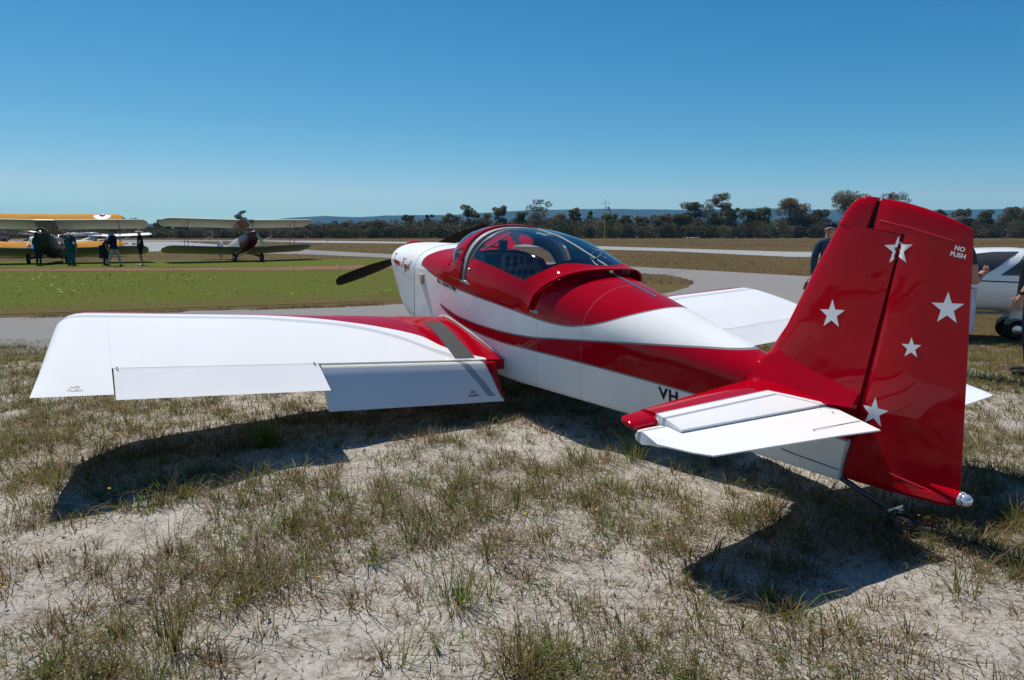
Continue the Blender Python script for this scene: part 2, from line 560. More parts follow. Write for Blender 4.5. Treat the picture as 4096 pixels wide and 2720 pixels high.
def wing_paint():
    m, nt, b = new_mat('wing_paint'); setp(b, None, .45, 0, .6, .035, 0)
    x, y, z = object_xyz(nt)
    ay = mth(nt, 'ABSOLUTE', y)
    xb = curve(nt, ay, WB)
    red = mth(nt, 'LESS_THAN', x, xb)
    d1 = mth(nt, 'SUBTRACT', x, curve(nt, ay, WG))
    grey = mth(nt, 'LESS_THAN', mth(nt, 'ABSOLUTE', d1), curve(nt, ay, [(.5, .05), (1.2, .045), (2.0, .036), (2.6, .032), (3.6, .032)]))
    edge = mth(nt, 'LESS_THAN', mth(nt, 'ABSOLUTE', mth(nt, 'SUBTRACT', x, mth(nt, 'ADD', xb, .004))), .005)
    root = mth(nt, 'LESS_THAN', ay, .645)
    red = mth(nt, 'MAXIMUM', red, root)
    col = mixc(nt, mth(nt, 'MAXIMUM', mth(nt, 'MULTIPLY', grey, .62), edge), WHITE, (.42, .45, .48))
    col = mixc(nt, red, col, RED)
    under = mth(nt, 'LESS_THAN', mth(nt, 'SUBTRACT', z, mth(nt, 'MULTIPLY', ay, DI)), .0)
    wear(nt, b, col, .025, 2); skin_wave(nt, b)
    return m
WB = [(.45, 1.7), (.75, 1.56), (.917, 1.40), (1.012, 1.208), (1.2, 1.056), (1.524, .877), (1.872, .745), (2.3, .68), (3.1, .69), (3.7, .70)]
WG = [(.45, 2.0), (.75, 1.72), (.994, 1.504), (1.253, 1.195), (1.549, .985), (1.897, .87), (2.3, .80), (3.1, .80), (3.7, .80)]
M_wing = wing_paint()
Y_ROOT, Y_FI, Y_FO, Y_AO, Y_TIP = .45, .59, 1.944, 3.15, 3.529
FL = None
wings = {}
for s in (-1, 1):
    mb = MB()
    f8 = clip_foil(FO, .80)
    rings = [[wpt(u, w, y, s) for u, w in f8] for y in np.linspace(Y_ROOT, Y_AO - .0005, 14)]
    mb.loft(rings, cap=True)
    # tip bow, full chord, outline rounded at the leading corner
    def ymax(u):
        x = u * CH
        if x >= .45:
            return 3.455 + (Y_TIP - 3.455) * (x - .45) / (CH - .45)
        return 3.02 + (3.455 - 3.02) * math.sqrt(max(0, 1 - (1 - x / .45) ** 2.2)) 
    tip = []
    for q in (0, .2, .4, .55, .7, .8, .88, .94, .98, 1):
        ring = []
        for u, w in FO:
            ye = ymax(u)
            y = Y_AO + (ye - Y_AO) * q
            if ye < Y_AO:
                y = Y_AO - (Y_AO - ye) * q
            k = math.sqrt(max(0, 1 - q ** 6))
            wm = .012 + .35 * (max(0, FO and 0))
            mid = .01 * (1 - u)
            ring.append(wpt(u, mid + (w - mid) * k, y, s))
        tip.append(ring)
    W = mb.build('wing', M_wing, PL, 32, loc=LO)
    wings[s] = W
    mb = MB(); mb.loft(tip, cap=False)
    mb.build('wing_tip', M_wing, W, 50)
    # aileron
    ai = []
    zt8 = f8[0][1]; zb8 = f8[-1][1]
    top9 = [p for p in FO[:19] if p[0] > .815][::-1]; bot9 = [p for p in FO[19:] if p[0] > .83]
    loop = [(.8028, zt8 - .012), (.8028, zt8 - .0016), (.8275, zt8 - .0068), (.829, zt8 - .0046)] + [(u, w - .0012) for u, w in top9 if u > .84] + [(u, w) for u, w in bot9[::-1]] + [(.82, zb8 + .002), (.808, zb8 + .01)]
    for y in (Y_FO + .006, 2.35, 2.75, Y_AO - .008):
        ai.append([wpt(u + .006 * (1 if u > .99 else 0), w - .10 * (u - .81), y, s) for u, w in loop])
    mb = MB(); mb.loft(ai)
    A = mb.build('aileron', M_white, W, 25)
    mb = MB(); mb.box((XL + .8015 * CH, s * (Y_FO + Y_AO) / 2, DI * (Y_FO + Y_AO) / 2 + .016 * CH), (.006, Y_AO - Y_FO, .03), rot=Matrix.Rotation(math.atan(DI) * s, 3, 'X'))
    mb.build('hinge_gap', M_gap, W)
    for yy in (Y_FO + .03, Y_AO - .03):
        mb = MB()
        mb.tube([(XL + .785 * CH, s * yy, DI * yy + .04), (XL + .80 * CH, s * yy, DI * yy + .044), (XL + .815 * CH, s * yy, DI * yy + .038)], .004, 6)
        mb.box((XL + .802 * CH, s * (yy + .004), DI * yy + .047), (.02, .005, .008))
        mb.build('hinge_bracket', M_steel, W)
    # flap, lowered: rounded nose, flat faces, thin trailing edge
    def flap_ring(y, s):
        nose = Vector((1.672, 0, -.008)); te = Vector((1.881, 0, -.216)); rr = .042
        d = (te - nose).normalized(); up = Vector((-d.z, 0, d.x)) if d.x > 0 else Vector((d.z, 0, -d.x))
        pts = []
        for a in np.linspace(90, 250, 9):
            pts.append(nose + up * rr * math.sin(R(a)) + d * rr * math.cos(R(a)))
        pts = pts + [te - up * .004, te + up * .004]
        return [(p.x, s * y, p.z + DI * y) for p in pts]
    mb = MB(); mb.loft([flap_ring(y, s) for y in (Y_FI, .62, .9, 1.3, 1.7, Y_FO - .006)])
    m, nt, b = (None, None, None)
    FLAPM = bpy.data.materials.get('flap_paint')
    if FLAPM is None:
        FLAPM, nt, b = new_mat('flap_paint'); setp(b, None, .45, 0, .6, .035, 0)
        x, y, z = object_xyz(nt); ay = mth(nt, 'ABSOLUTE', y)
        bx = curve(nt, x, [(1.60, .70), (1.66, .695), (1.70, .678), (1.76, .648), (1.82, .625), (1.86, .605), (1.9, .56)])
        red = mth(nt, 'LESS_THAN', ay, bx)
        gx = curve(nt, x, [(1.60, .93), (1.66, .90), (1.74, .81), (1.80, .745), (1.84, .71), (1.87, .67)], True)
        gr = mth(nt, 'MULTIPLY', mth(nt, 'LESS_THAN', mth(nt, 'ABSOLUTE', mth(nt, 'SUBTRACT', ay, gx)), .032), mth(nt, 'LESS_THAN', x, 1.858))
        nose = mth(nt, 'LESS_THAN', mth(nt, 'ADD', x, mth(nt, 'MULTIPLY', mth(nt, 'SUBTRACT', mth(nt, 'MULTIPLY', ay, DI), z), .95)), 1.668)
        col = mixc(nt, nose, WHITE, (.74, .71, .58))
        col = mixc(nt, gr, col, (.33, .36, .40))
        gl = mth(nt, 'LESS_THAN', ay, mth(nt, 'ADD', bx, .010))
        col = mixc(nt, gl, col, SILVER)
        col = mixc(nt, red, col, RED)
        wear(nt, b, col, .03, 2)
    mb.build('flap', FLAPM, W, 30)
    # grey non-slip walkway on the wing root
    mb = MB(); V = []; F = []
    nx, ny = 14, 4
    for i in range(nx + 1):
        t = i / nx; x = .845 + (1.625 - .845) * t
        ya = .83 + (.905 - .83) * t; yb = .675 + (.735 - .675) * t
        u = (x - XL) / CH
        w = float(np.interp(u, sorted([p[0] for p in FO[:19]]), [p[1] for p in sorted(FO[:19])]))
        for j in range(ny + 1):
            y = ya + (yb - ya) * j / ny
            V.append((x, s * y, w * CH + DI * y - .012 * (u - .3) + .0025))
    for i in range(nx):
        for j in range(ny):
            F.append((i * (ny + 1) + j, i * (ny + 1) + j + 1, (i + 1) * (ny + 1) + j + 1, (i + 1) * (ny + 1) + j))
    mb.add(V, F)
    mb.build('walkway', mat('non_slip_walkway', (.075, .075, .075), .9, amt=.35, scale=120), W)
    # bright seal where wing meets fuselage
    pts = []
    for u, w in FO[2:19]:
        x = XL + u * CH
        lo, up = half(x); zz = w * CH + DI * .53 - .012 * (u - .3)
        yy = float(np.interp(zz, [p[1] for p in lo[4:]], [-p[0] for p in lo[4:]]))
        if u < .83:
            pts.append((x, s * (yy + .006), zz + .006))
    mb = MB(); mb.tube(pts, .009, 6)
    mb.build('wing_root_seal', mat('grey_seal', (.45, .45, .44), .5), W)
# ---- horizontal tail
def thin_ring(x0, x1, y, z0, t, n=8, z1=None):
    """symmetric section between x0 and x1"""
    c = x1 - x0; pts = []
    us = [.5 * (1 - math.cos(math.pi * k / n)) for k in range(n + 1)]
    yt = lambda u: t * 5 * (.2969 * u**.5 - .126 * u - .3516 * u**2 + .2843 * u**3 - .1036 * u**4) / .5
    up = [(x0 + c * u, y, z0 + yt(u * .6) * .5) for u in us]
    dn = [(x0 + c * u, y, z0 - yt(u * .6) * .5) for u in us[::-1][:-1]]
    return up + dn
ZH = .588
def stab_paint():
    m, nt, b = new_mat('tailplane_paint'); setp(b, None, .4, 0, .45, .03, 0)
    x, y, z = object_xyz(nt); ay = mth(nt, 'ABSOLUTE', y)
    bx = curve(nt, ay, [(.0, 4.17), (.043, 4.137), (.265, 3.883), (1.116, 3.942), (1.3, 3.955)], True)
    tip = mth(nt, 'MULTIPLY', mth(nt, 'GREATER_THAN', ay, 1.088), mth(nt, 'LESS_THAN', x, 3.99))
    red = mth(nt, 'MAXIMUM', mth(nt, 'LESS_THAN', x, bx), tip)
    g1 = mth(nt, 'LESS_THAN', x, mth(nt, 'ADD', bx, .009))
    g2 = mth(nt, 'LESS_THAN', mth(nt, 'ABSOLUTE', mth(nt, 'SUBTRACT', x, mth(nt, 'ADD', bx, .057))), .009)
    col = mixc(nt, mth(nt, 'MAXIMUM', g1, g2), WHITE, (.36, .38, .42))
    col = mixc(nt, red, col, RED)
    wear(nt, b, col, .03, 3)
    return m
M_stab = stab_paint()
def LEx(y): return 3.667 + (y - .17) * (3.838 - 3.667) / (1.14 - .17)
for s in (-1, 1):
    mb = MB()
    rings = [thin_ring(LEx(y), 4.1035, s * y, ZH, .085) for y in (.03, .3, .6, .9, 1.083)]
    mb.loft(rings)
    # moulded tip ahead of the balance horn
    tip = []
    for y, xa, xb, t in ((1.0835, LEx(1.083), 3.965, .085), (1.13, LEx(1.13), 3.966, .08), (1.17, LEx(1.165), 3.967, .072), (1.2, 3.85, 3.965, .06), (1.218, 3.868, 3.958, .042), (1.226, 3.89, 3.945, .018)):
        c = xb - xa; up = []; us = [0, .04, .12, .25, .45, .7, .9, 1]
        pr = [0, .42, .7, .9, 1, 1, .93, .6]
        ring = [(xa + c * u, s * y, ZH + .5 * t * .6 * p) for u, p in zip(us, pr)] + [(xa + c * u, s * y, ZH - .5 * t * .6 * p) for u, p in list(zip(us, pr))[::-1][:-1]]
        tip.append(ring)
    mb.loft(tip)
    H = mb.build('horizontal_stabilizer', M_stab, PL, 35, loc=LO)
    # elevator: trailing edge a little up, balance horn ahead of the hinge at the tip
    te_in, te_out = Vector((4.456, .07, .640)), Vector((4.335, 1.135, .612))
    hx, hz = 4.112, ZH - .002
    def el_ring(y, xte, zte, r=.022, x0=None):
        nose = Vector((hx + .006, 0, hz)); te = Vector((xte, 0, zte)); d = Vector((.217, 0, .026)).normalized() if x0 else (te - nose).normalized(); up = Vector((-d.z, 0, d.x))
        if x0: te = nose + d * (xte - nose.x)
        if x0 is None:
            pts = [nose + up * r * math.sin(R(a)) + d * r * math.cos(R(a)) for a in np.linspace(90, 270, 7)]
        else:
            fr = nose + d * (x0 - nose.x)
            pts = [nose + up * r, fr + d * .05 + up * .028, fr + d * .012 + up * .02, fr, fr + d * .012 - up * .02, fr + d * .05 - up * .028, nose - up * r]
        pts += [te - up * .003, te + up * .003]
        return [(p.x, s * y, p.z) for p in pts]
    mb = MB()
    yi = .052
    rr = []
    for t in (0, .35, .7, 1):
        y = yi + (1.088 - yi) * t
        k = (y - .07) / (1.135 - .07)
        rr.append(el_ring(y, te_in.x + (te_out.x - te_in.x) * k, te_in.z + (te_out.z - te_in.z) * k))
    # root slants outward towards the trailing edge
    r0 = el_ring(yi, te_in.x, te_in.z)
    r0 = [(x, s * (yi + max(0, x - hx) * .40), z) for x, y, z in r0]
    rr[0] = r0
    rr.append(el_ring(1.0885, te_out.x + .005, te_out.z, .022, 3.975))
    rr.append(el_ring(1.13, te_out.x + .0, te_out.z, .022, 3.975))
    rr.append(el_ring(1.18, 4.27, .607, .021, 3.976))
    rr.append(el_ring(1.225, 4.17, .598, .017, 3.982))
    rr.append(el_ring(1.243, 4.135, .595, .008, 3.995))
    mb.loft(rr)
    m = bpy.data.materials.get('elevator_paint')
    if m is None:
        m, nt, b = new_mat('elevator_paint'); setp(b, None, .45, 0, .6, .035, 0)
        x, y, z = object_xyz(nt); ay = mth(nt, 'ABSOLUTE', y)
        g = mth(nt, 'MULTIPLY', mth(nt, 'LESS_THAN', mth(nt, 'ABSOLUTE', mth(nt, 'SUBTRACT', x, 4.022)), .01), mth(nt, 'GREATER_THAN', ay, 1.08))
        g2 = mth(nt, 'LESS_THAN', mth(nt, 'ABSOLUTE', mth(nt, 'SUBTRACT', ay, curve(nt, x, [(4.1, .125), (4.2, .055), (4.3, -.05)], True))), .012)
        wear(nt, b, mixc(nt, mth(nt, 'MAXIMUM', g, g2), WHITE, (.36, .38, .42)), .025, 3)
    E_ = mb.build('elevator', m, PL, 30, loc=LO)
    # trim tab line
    if s == -1:
        mb = MB()
        k = lambda y: (y - .07) / (1.135 - .07)
        zt = lambda x, y: hz + .0245 + (x - hx - .012) / (te_in.x - hx) * (te_in.z - hz - .02) 
        for (xa, ya), (xb, yb) in (((4.335, .155), (4.322, .49)), ((4.322, .49), (4.333, .492))):
            mb.tube([(xa, -ya, zt(xa, ya) + .0006), (xb, -yb, zt(xb, yb) + .0006)], .0018, 4)
        mb.build('trim_tab_gap', M_decal_grey, E_)
    mb = MB(); mb.box((4.107, s * .565, ZH + .001), (.006, 1.03, .030))
    mb.build('elevator_hinge_gap', M_gap, H)

# ---- fin and rudder
def fin_ring(z, xa, xb, t):
    c = xb - xa; us = [0, .02, .07, .16, .32, .55, .8, 1]; pr = [0, .38, .66, .86, 1, .96, .85, .72]
    return [(xa + c * u, .5 * t * p, z) for u, p in zip(us, pr)] + [(xa + c * u, -.5 * t * p, z) for u, p in list(zip(us, pr))[::-1][:-1]]
def fin_le(z): return float(np.interp(z, [.60, .72, .92, 1.27, 1.557, 1.60, 1.63, 1.645], [3.59, 3.64, 3.728, 3.824, 3.918, 3.94, 3.968, 4.01]))
mb = MB()
def hinge(z): return 4.226 + (z - 1.503) * -.007
mb.loft([fin_ring(z, fin_le(z), hinge(z), t) for z, t in ((.58, .085), (.72, .082), (.92, .076), (1.27, .064), (1.498, .056))])
mb.loft([fin_ring(z, fin_le(z), 4.054 + (z - 1.5) * .1, t) for z, t in ((1.4985, .056), (1.557, .053), (1.60, .046), (1.63, .034), (1.645, .012))])
FIN = mb.build('fin', M_red, PL, 40, loc=LO)
mb = MB(); mb.box((4.2285, 0, .93), (.008, .022, 1.10)); mb.box((4.072, 0, 1.566), (.040, .012, .128)); mb.box((4.15, 0, 1.4995), (.16, .012, .006)); mb.build('rudder_gap_notch_shade', M_gap, FIN)  # hinge gap strip, plus added dark plates standing in for shade in the notch
def te_x(z): return float(np.interp(z, [.37, .454, 1.569], [4.762, 4.762, 4.513]))
def rud_ring(z, xa, t, blunt=False):
    xb = te_x(z); c = xb - xa
    us = [0, .03, .10, .5, 1]; pr = [.35, .8, 1, .6, .08]
    return [(xa + c * u, .5 * t * p, z) for u, p in zip(us, pr)] + [(xa + c * u, -.5 * t * p, z) for u, p in list(zip(us, pr))[::-1]]
mb = MB()
mb.loft([rud_ring(z, hinge(z) + .005, t) for z, t in ((.40, .058), (.5, .058), (.9, .056), (1.3, .052), (1.497, .05))])
# counterbalance head above the notch, with rounded cap
top = lambda x: float(np.interp(x, [4.09, 4.21, 4.326, 4.437, 4.513, 4.52, 4.528], [1.646, 1.640, 1.622, 1.594, 1.567, 1.537, 1.502]))
rings = []
for x in (4.088, 4.092, 4.11, 4.2, 4.3, 4.4, 4.47, 4.512, 4.520, 4.528):
    zt = top(x); h = .050 * (1 - .9 * max(0, (x - 4.25) / .265)) * .5
    if x < 4.10: h *= .75
    z0 = 1.5005 if x < 4.25 else 1.4972
    zc = zt - min(.035, h * 1.4 + .006, (zt - z0) * .6)
    rings.append([(x, -h, z0), (x, -h, zc), (x, -h * .8, zc + (zt - zc) * .6), (x, -h * .35, zt - .002), (x, h * .35, zt - .002), (x, h * .8, zc + (zt - zc) * .6), (x, h, zc), (x, h, z0)])
mb.loft(rings)
# moulded bottom with tail light boss
rings = []
for x, zb, zt, h in ((4.246, .262, .4005, .027), (4.30, .268, .4005, .029), (4.45, .298, .4005, .029), (4.6, .332, .4005, .027), (4.70, .355, .4005, .026), (4.745, .37, .42, .024), (4.765, .385, .44, .02)):
    zc = (zb + zt) / 2
    hb = .029 * max(.12, (te_x(zt) - x) / .5) if x > 4.3 else h
    rings.append([(x, h * .0, zb), (x, h * .5, zb + .006), (x, h * .85, zb + .02), (x, (h + hb) / 2, zb + .05), (x, hb, zt), (x, -hb, zt), (x, -(h + hb) / 2, zb + .05), (x, -h * .85, zb + .02), (x, -h * .5, zb + .006)])
mb.loft(rings)
rings = []
for x, r_ in ((4.64, .012), (4.69, .019), (4.73, .026), (4.755, .03), (4.766, .031)):
    rings.append([(x, r_ * math.cos(a), .425 + r_ * math.sin(a)) for a in np.linspace(0, 2 * math.pi, 14, endpoint=False)])
mb.loft(rings)
RUD = mb.build('rudder', M_red, PL, 35, loc=LO)
mb = MB(); mb.lathe([(.03, 0), (.032, .004), (.032, .01), (.027, .012)], (4.767, 0, .425), 'x', 16)
mb.ball((4.79, 0, .425), .029, sc=(1.0, 1, 1), n=14, k=10)
mb.build('tail_light', mat('lamp_lens', (.75, .76, .8), .08, coat=1, metal=.6, amt=0), RUD)
mb = MB()      # thin trim line where bottom and top mouldings meet the skin
mb.tube([(4.27, -.0302, .395), (4.4, -.027, .398), (4.715, -.0075, .402)], .0016, 4)
mb.build('rudder_joint_line', mat('bright_red_edge', (.6, .03, .04), .3, amt=0), RUD); mb = MB()
mb.tube([(4.11, -.0262, 1.545), (4.25, -.0235, 1.535), (4.45, -.010, 1.508)], .0014, 4)
mb.build('rudder_joint_line', mat('bright_red_edge', (.6, .03, .04), .3, amt=0), RUD)

# moulded fairing round the tail joint
def fairing():
    mb = MB(); V = []; F = []
    nx, ny = 36, 36
    kk = .012
    for i in range(nx + 1):
        x = 3.615 + (4.225 - 3.615) * i / nx
        zt = smooth_tab(FUS, 5, x); wlx = smooth_tab(FUS, 3, x)
        g = min(1, max(0, (x - 3.615) / .05))
        reach = wlx - .004 + (.135 * min(1, max(0, (x - 3.64) / .05)) * max(.12, 1 - max(0, x - 3.70) / .50))
        for j in range(ny + 1):
            v = -1 + 2 * j / ny
            y = abs(v) * reach
            base = .553 - max(0, y - wlx) * 1.2 if y > wlx * .999 else .555 + (zt - .555) * max(0, 1 - (y / wlx) ** 2.1) ** (1 / 2.1)
            u = (x - LEx(max(y, .1))) / .44
            stab = ZH - .035 + (.064 * min(1, max(0, u) / .14) ** .6)
            finz = (zt + .075 - (y - .034) * 2.2) if x > 3.65 else -1
            if x < 3.72: finz = min(finz, zt + (x - 3.65) * 1.0)
            zz = [base, stab] + ([finz] if finz > 0 else [])
            m_ = max(zz)
            soft = m_ + kk * math.log(sum(math.exp((q - m_) / kk) for q in zz))
            z = base * (1 - g) + soft * g + .0025 * g
            V.append((x, v * reach, z))
    for i in range(nx):
        for j in range(ny):
            F.append((i * (ny + 1) + j, i * (ny + 1) + j + 1, (i + 1) * (ny + 1) + j + 1, (i + 1) * (ny + 1) + j))
    mb.add(V, F)
    return mb.build('tail_fairing', M_fus, PL, 60, loc=LO)
TF = fairing()
mb = MB()
for x in np.linspace(3.72, 4.2, 7):
    mb.ball((x, -.165, ZH + .034), .0045, n=6, k=4)
for x in np.linspace(3.78, 4.18, 5):
    mb.ball((x, -.046, .70 - .1 * (x - 3.78)), .0045, n=6, k=4)
mb.build('fairing_screw', M_metal, TF, kind='stuff')

mb = MB(); L_ = []
for x_, z_ in ((3.925, .288), (4.02, .290), (4.11, .298), (4.19, .303), (4.232, .306)):
    lo, up = half(x_); y_ = float(np.interp(z_, [q[1] for q in lo[3:]], [q[0] for q in lo[3:]])); L_.append((x_, y_ - .002, z_))
mb.tube(L_, .0025, 5); mb.build('skin_joint', M_gap, fus, 60)
# ---- tail wheel
mb = MB(); mb.tube([(4.15, 0, .262), (4.32, 0, .238), (4.45, 0, .225), (4.545, 0, .222)], [.017, .015, .013, .012], 8)
mb.build('tail_spring', M_steel, PL, loc=LO)
mb = MB(); mb.tube([(4.545, 0, .245), (4.555, 0, .185)], .014, 8); mb.box((4.55, 0, .2), (.05, .075, .008)); mb.box((4.566, .037, .165), (.028, .005, .085)); mb.box((4.566, -.037, .165), (.028, .005, .085))
mb.tube([(4.52, -.06, .235), (4.52, .06, .235)], .006, 6)
mb.build('tail_wheel_fork', M_metal, PL, loc=LO)
mb = MB(); mb.lathe([(.03, -.03), (.062, -.03), (.074, -.02), (.078, 0), (.074, .02), (.062, .03), (.03, .03)], (4.575, 0, .149 + .068), 'y', 20)
TW = mb.build('tail_wheel', M_rubber, PL, loc=(0, 0, OFF - .062))
mb = MB(); mb.lathe([(.008, -.034), (.03, -.032), (.03, .032), (.008, .034)], (4.575, 0, .217), 'y', 12); mb.build('wheel_hub', M_metal, TW)

# ---- main gear
for s in (-1, 1):
    mb = MB(); mb.tube([(-.16, s * .30, -.10), (-.06, s * .62, -.30), (0.0, s * .90, -.455)], [.026, .022, .018], 10, flat=((0, 0, 1), .7))
    mb.build('gear_leg', M_white, PL, loc=LO)
    mb = MB(); mb.lathe([(.06, -.05), (.13, -.06), (.165, -.05), (.178, 0), (.165, .05), (.13, .06), (.06, .05)], (0.0, s * .95, -.455), 'y', 24)
    T_ = mb.build('main_wheel', M_rubber, PL, loc=LO)
    mb = MB(); mb.lathe([(.02, -.055), (.07, -.052), (.07, .052), (.02, .055)], (0.0, s * .95, -.455), 'y', 14); mb.build('wheel_hub', M_metal, T_)
    mb = MB()
    rings = []
    for x, r_, h in ((-.30, .02, .02), (-.24, .09, .09), (-.10, .14, .17), (.05, .145, .17), (.22, .10, .12), (.42, .03, .03)):
        rings.append([(x, s * .95 + .62 * r_ * math.cos(a), -.42 + h * math.sin(a) * (1 if math.sin(a) > 0 else .55)) for a in np.linspace(0, 2 * math.pi, 14, endpoint=False)])
    mb.loft(rings); mb.build('wheel_fairing', M_white, PL, loc=LO)

# ---- windscreen, roll bar, sliding canopy
def arch(w, z0, z1, n, k=20, a0=0.0):
    out = []
    for a in np.linspace(a0, math.pi - a0, k + 1):
        c, s_ = math.cos(a), math.sin(a)
        out.append((-w * math.copysign(abs(c) ** (2 / n), c), z0 + (z1 - z0) * abs(s_) ** (2 / n)))
    return out
BOW_X = .865
def bow(w, zt, x, lean=.05):
    return [(x + lean * (1 - (z - .55) / .45), y, z) for y, z in arch(w, .535, zt, 2.55, 28)]
outer = bow(.558, 1.012, BOW_X - .035); outer2 = bow(.560, 1.014, BOW_X + .006)
inner = bow(.545, 1.0, BOW_X + .006); inner2 = bow(.545, 1.0, BOW_X - .035)
mb = MB(); mb.loft([outer, outer2, inner, inner2, outer], closed=False)
mb.build('windscreen_bow', M_red, PL, 40, loc=LO)
mb = MB(); mb.loft([bow(.544, .999, BOW_X - .030), bow(.545, 1.0, BOW_X + .068), bow(.505, .962, BOW_X + .060), bow(.505, .962, BOW_X - .030), bow(.544, .999, BOW_X - .030)], closed=False)
mb.build('roll_bar', mat('grey_roll_bar', (.30, .31, .32), .5), PL, 40, loc=LO)
# windscreen sheet from deck curve to the bow
def deck_z(x, y):
    lo, up = half(x); L = sorted([(abs(p[0]), p[1]) for p in up])
    return float(np.interp(abs(y), [p[0] for p in L], [p[1] for p in L]))
V = []; rows = 9; n = 28
base = []
for i in range(n + 1):
    a = math.pi * i / n; c = -math.cos(a)
    y = .525 * math.copysign(abs(c) ** .8, c)
    x = .285 + .42 * abs(c) ** 2.3
    base.append(Vector((x, y, deck_z(min(x, .6), y) if abs(y) < .5 else .60)))
bo = [Vector(p) for p in bow(.552, 1.006, BOW_X - .036)]
mb = MB(); rings = []
for q in np.linspace(0, 1, rows):
    rings.append([tuple(b.lerp(o, q) + Vector((-.05, 0, .055)) * math.sin(math.pi * q) * (1 - abs(b.y / .53) ** 2 * .7) + Vector((0, math.copysign(.02, b.y) * math.sin(math.pi * q) * min(1, abs(b.y) / .3), 0))) for b, o in zip(base, bo)])
mb.loft(rings, closed=False)
mb.build('windscreen', M_glass, PL, 180, loc=LO)
mb = MB(); mb.tube([tuple(b + Vector((-.006, 0, .004))) for b in base], .014, 6)
mb.build('windscreen_fairing', M_red, PL, 60, loc=LO)
# red side cheeks between deck and bow
for s in (-1, 1):
    mb = MB(); rows_ = []
    for x in np.linspace(.58, .94, 8):
        lo, up = half(x)
        zb_ = lo[-1][1] - .01; yb_ = -lo[-1][0] + .003
        zt_ = float(np.interp(x, [.58, .66, .74, .80, .86, .94], [.60, .615, .64, .69, .75, .70]))
        rows_.append([(x, s * yb_, zb_), (x, s * (yb_ + .003), zb_ + (zt_ - zb_) * .4), (x, s * (yb_ + .003 - .004), zb_ + (zt_ - zb_) * .75), (x, s * (yb_ - .012), zt_)])
    mb.loft(rows_, closed=False)
    mb.build('windscreen_skirt', M_red, PL, 60, loc=LO)

CAN = [(1.0, .545, 1.005), (1.2, .556, 1.03), (1.45, .553, 1.028), (1.7, .535, 1.0), (1.9, .510, .965), (2.1, .478, .928), (2.3, .445, .888), (2.4, .43, .868)]
CZ0 = .535; CN = 2.5
K = 40; PHI0 = 6
def can_pt(x, j):
    """j 0..K from the port rail over the top to the starboard rail"""
    w = smooth_tab(CAN, 1, x); zt = smooth_tab(CAN, 2, x)
    a = math.pi * j / K; c, s_ = math.cos(a), math.sin(a)
    return Vector((x, -w * math.copysign(abs(c) ** (2 / CN), c), CZ0 + (zt - CZ0) * abs(s_) ** (2 / CN)))
XG = [(0, 1.80), (5, 1.84), (6, 1.865), (8, 1.925), (10, 1.965), (12, 1.995), (14, 2.03), (16, 2.09), (18, 2.15), (20, 2.17)]
XS = [(0, 1.955), (3, 1.985), (5, 2.02), (7, 2.06), (9, 2.105), (11, 2.14), (13, 2.175), (15, 2.205), (17, 2.23), (20, 2.25)]
def xg(j): return float(np.interp(min(j, K - j), [p[0] for p in XG], [p[1] for p in XG]))
def xsk(j): return float(np.interp(min(j, K - j), [p[0] for p in XS], [p[1] for p in XS]))
XF0 = 1.035
def jlow(x):      # lower glass edge in arch steps: rises slightly aft
    return 4.9
mb = MB(); rings = []
js = [4.9] + list(range(6, K - 5)) + [K - 4.9]
for q in np.linspace(0, 1, 18):
    rings.append([tuple(can_pt(XF0 + (xg(j) - XF0) * q, j)) for j in js])
mb.loft(rings, closed=False)
CANOPY = mb.build('canopy', M_glass, PL, 180, loc=LO, label='clear bubble canopy slid slightly open')
# skirt: low side bands and the aft hood, with thickness
mb = MB()
def out(p, d):
    cpos = Vector((p.x, 0, .62)); v = (p - cpos); v.x = 0
    return p + v.normalized() * d
for s in (0, 1):
    band = []
    for q in np.linspace(0, 1, 16):
        row = []
        for j in (0, 1.2, 2.4, 3.6, 5.0):
            jj = j if s == 0 else K - j
            x = XF0 - .008 + (xg(5) + .02 - XF0) * q
            row.append(out(can_pt(x, jj), .007))
        row.append(out(can_pt(x, 5.0 if s == 0 else K - 5.0), -.004))
        band.append([tuple(p) for p in row])
    mb.loft(band, closed=False)
hood = []
for q in np.linspace(-.06, 1, 9):
    hood.append([tuple(out(can_pt(xg(j) + (xsk(j) - xg(j)) * q, j), .007 + .012 * max(0, q) ** 3)) for j in np.linspace(0, K, 61)])
hood.append([tuple(out(can_pt(xsk(j) - .001, j), .004)) for j in np.linspace(0, K, 61)])
hood.append([tuple(out(can_pt(xsk(j) - .06, j), -.001)) for j in np.linspace(0, K, 61)])
mb.loft(hood, closed=False)
SK = mb.build('canopy_skirt', M_red, CANOPY, 45)
mb = MB(); mb.tube([tuple(out(can_pt(XF0, j), .001)) for j in np.linspace(4.9, K - 4.9, 40)], .007, 6)
M_frame = mat('canopy_frame_metal', (.20, .21, .225), .5)
mb.tube([tuple(can_pt(XF0 + .03, j) * 1.0 - Vector((0, 0, .0)) + (Vector((0, 0, .62)) - can_pt(XF0, j)).normalized() * .03 * Vector((0, 1, 1)).length / 1.41) for j in np.linspace(3, K - 3, 30)], .014, 8)
for xx in (1.80,):
    mb.tube([tuple(out(can_pt(xx + .0, j), -.012)) for j in np.linspace(22, K - 3, 20)], .013, 8)
sp = [tuple(out(can_pt(x, 20), .002)) for x in np.linspace(1.20, 2.17, 14)]
mb.tube(sp, .010, 8, flat=((0, 0, 1), .4))
mb.build('canopy_frame', M_frame, CANOPY, 60)
mb = MB()      # pull handle ring on the spine
ring = []
for a in np.linspace(0, 2 * math.pi, 17):
    c = can_pt(2.0, 20)
    ring.append((2.0 + .045 * math.cos(a) + .012 * math.sin(a), .005 + .02 * math.sin(a), c.z + .024 + .032 * math.sin(a)))
mb.tube(ring, .005, 6, cap=False)
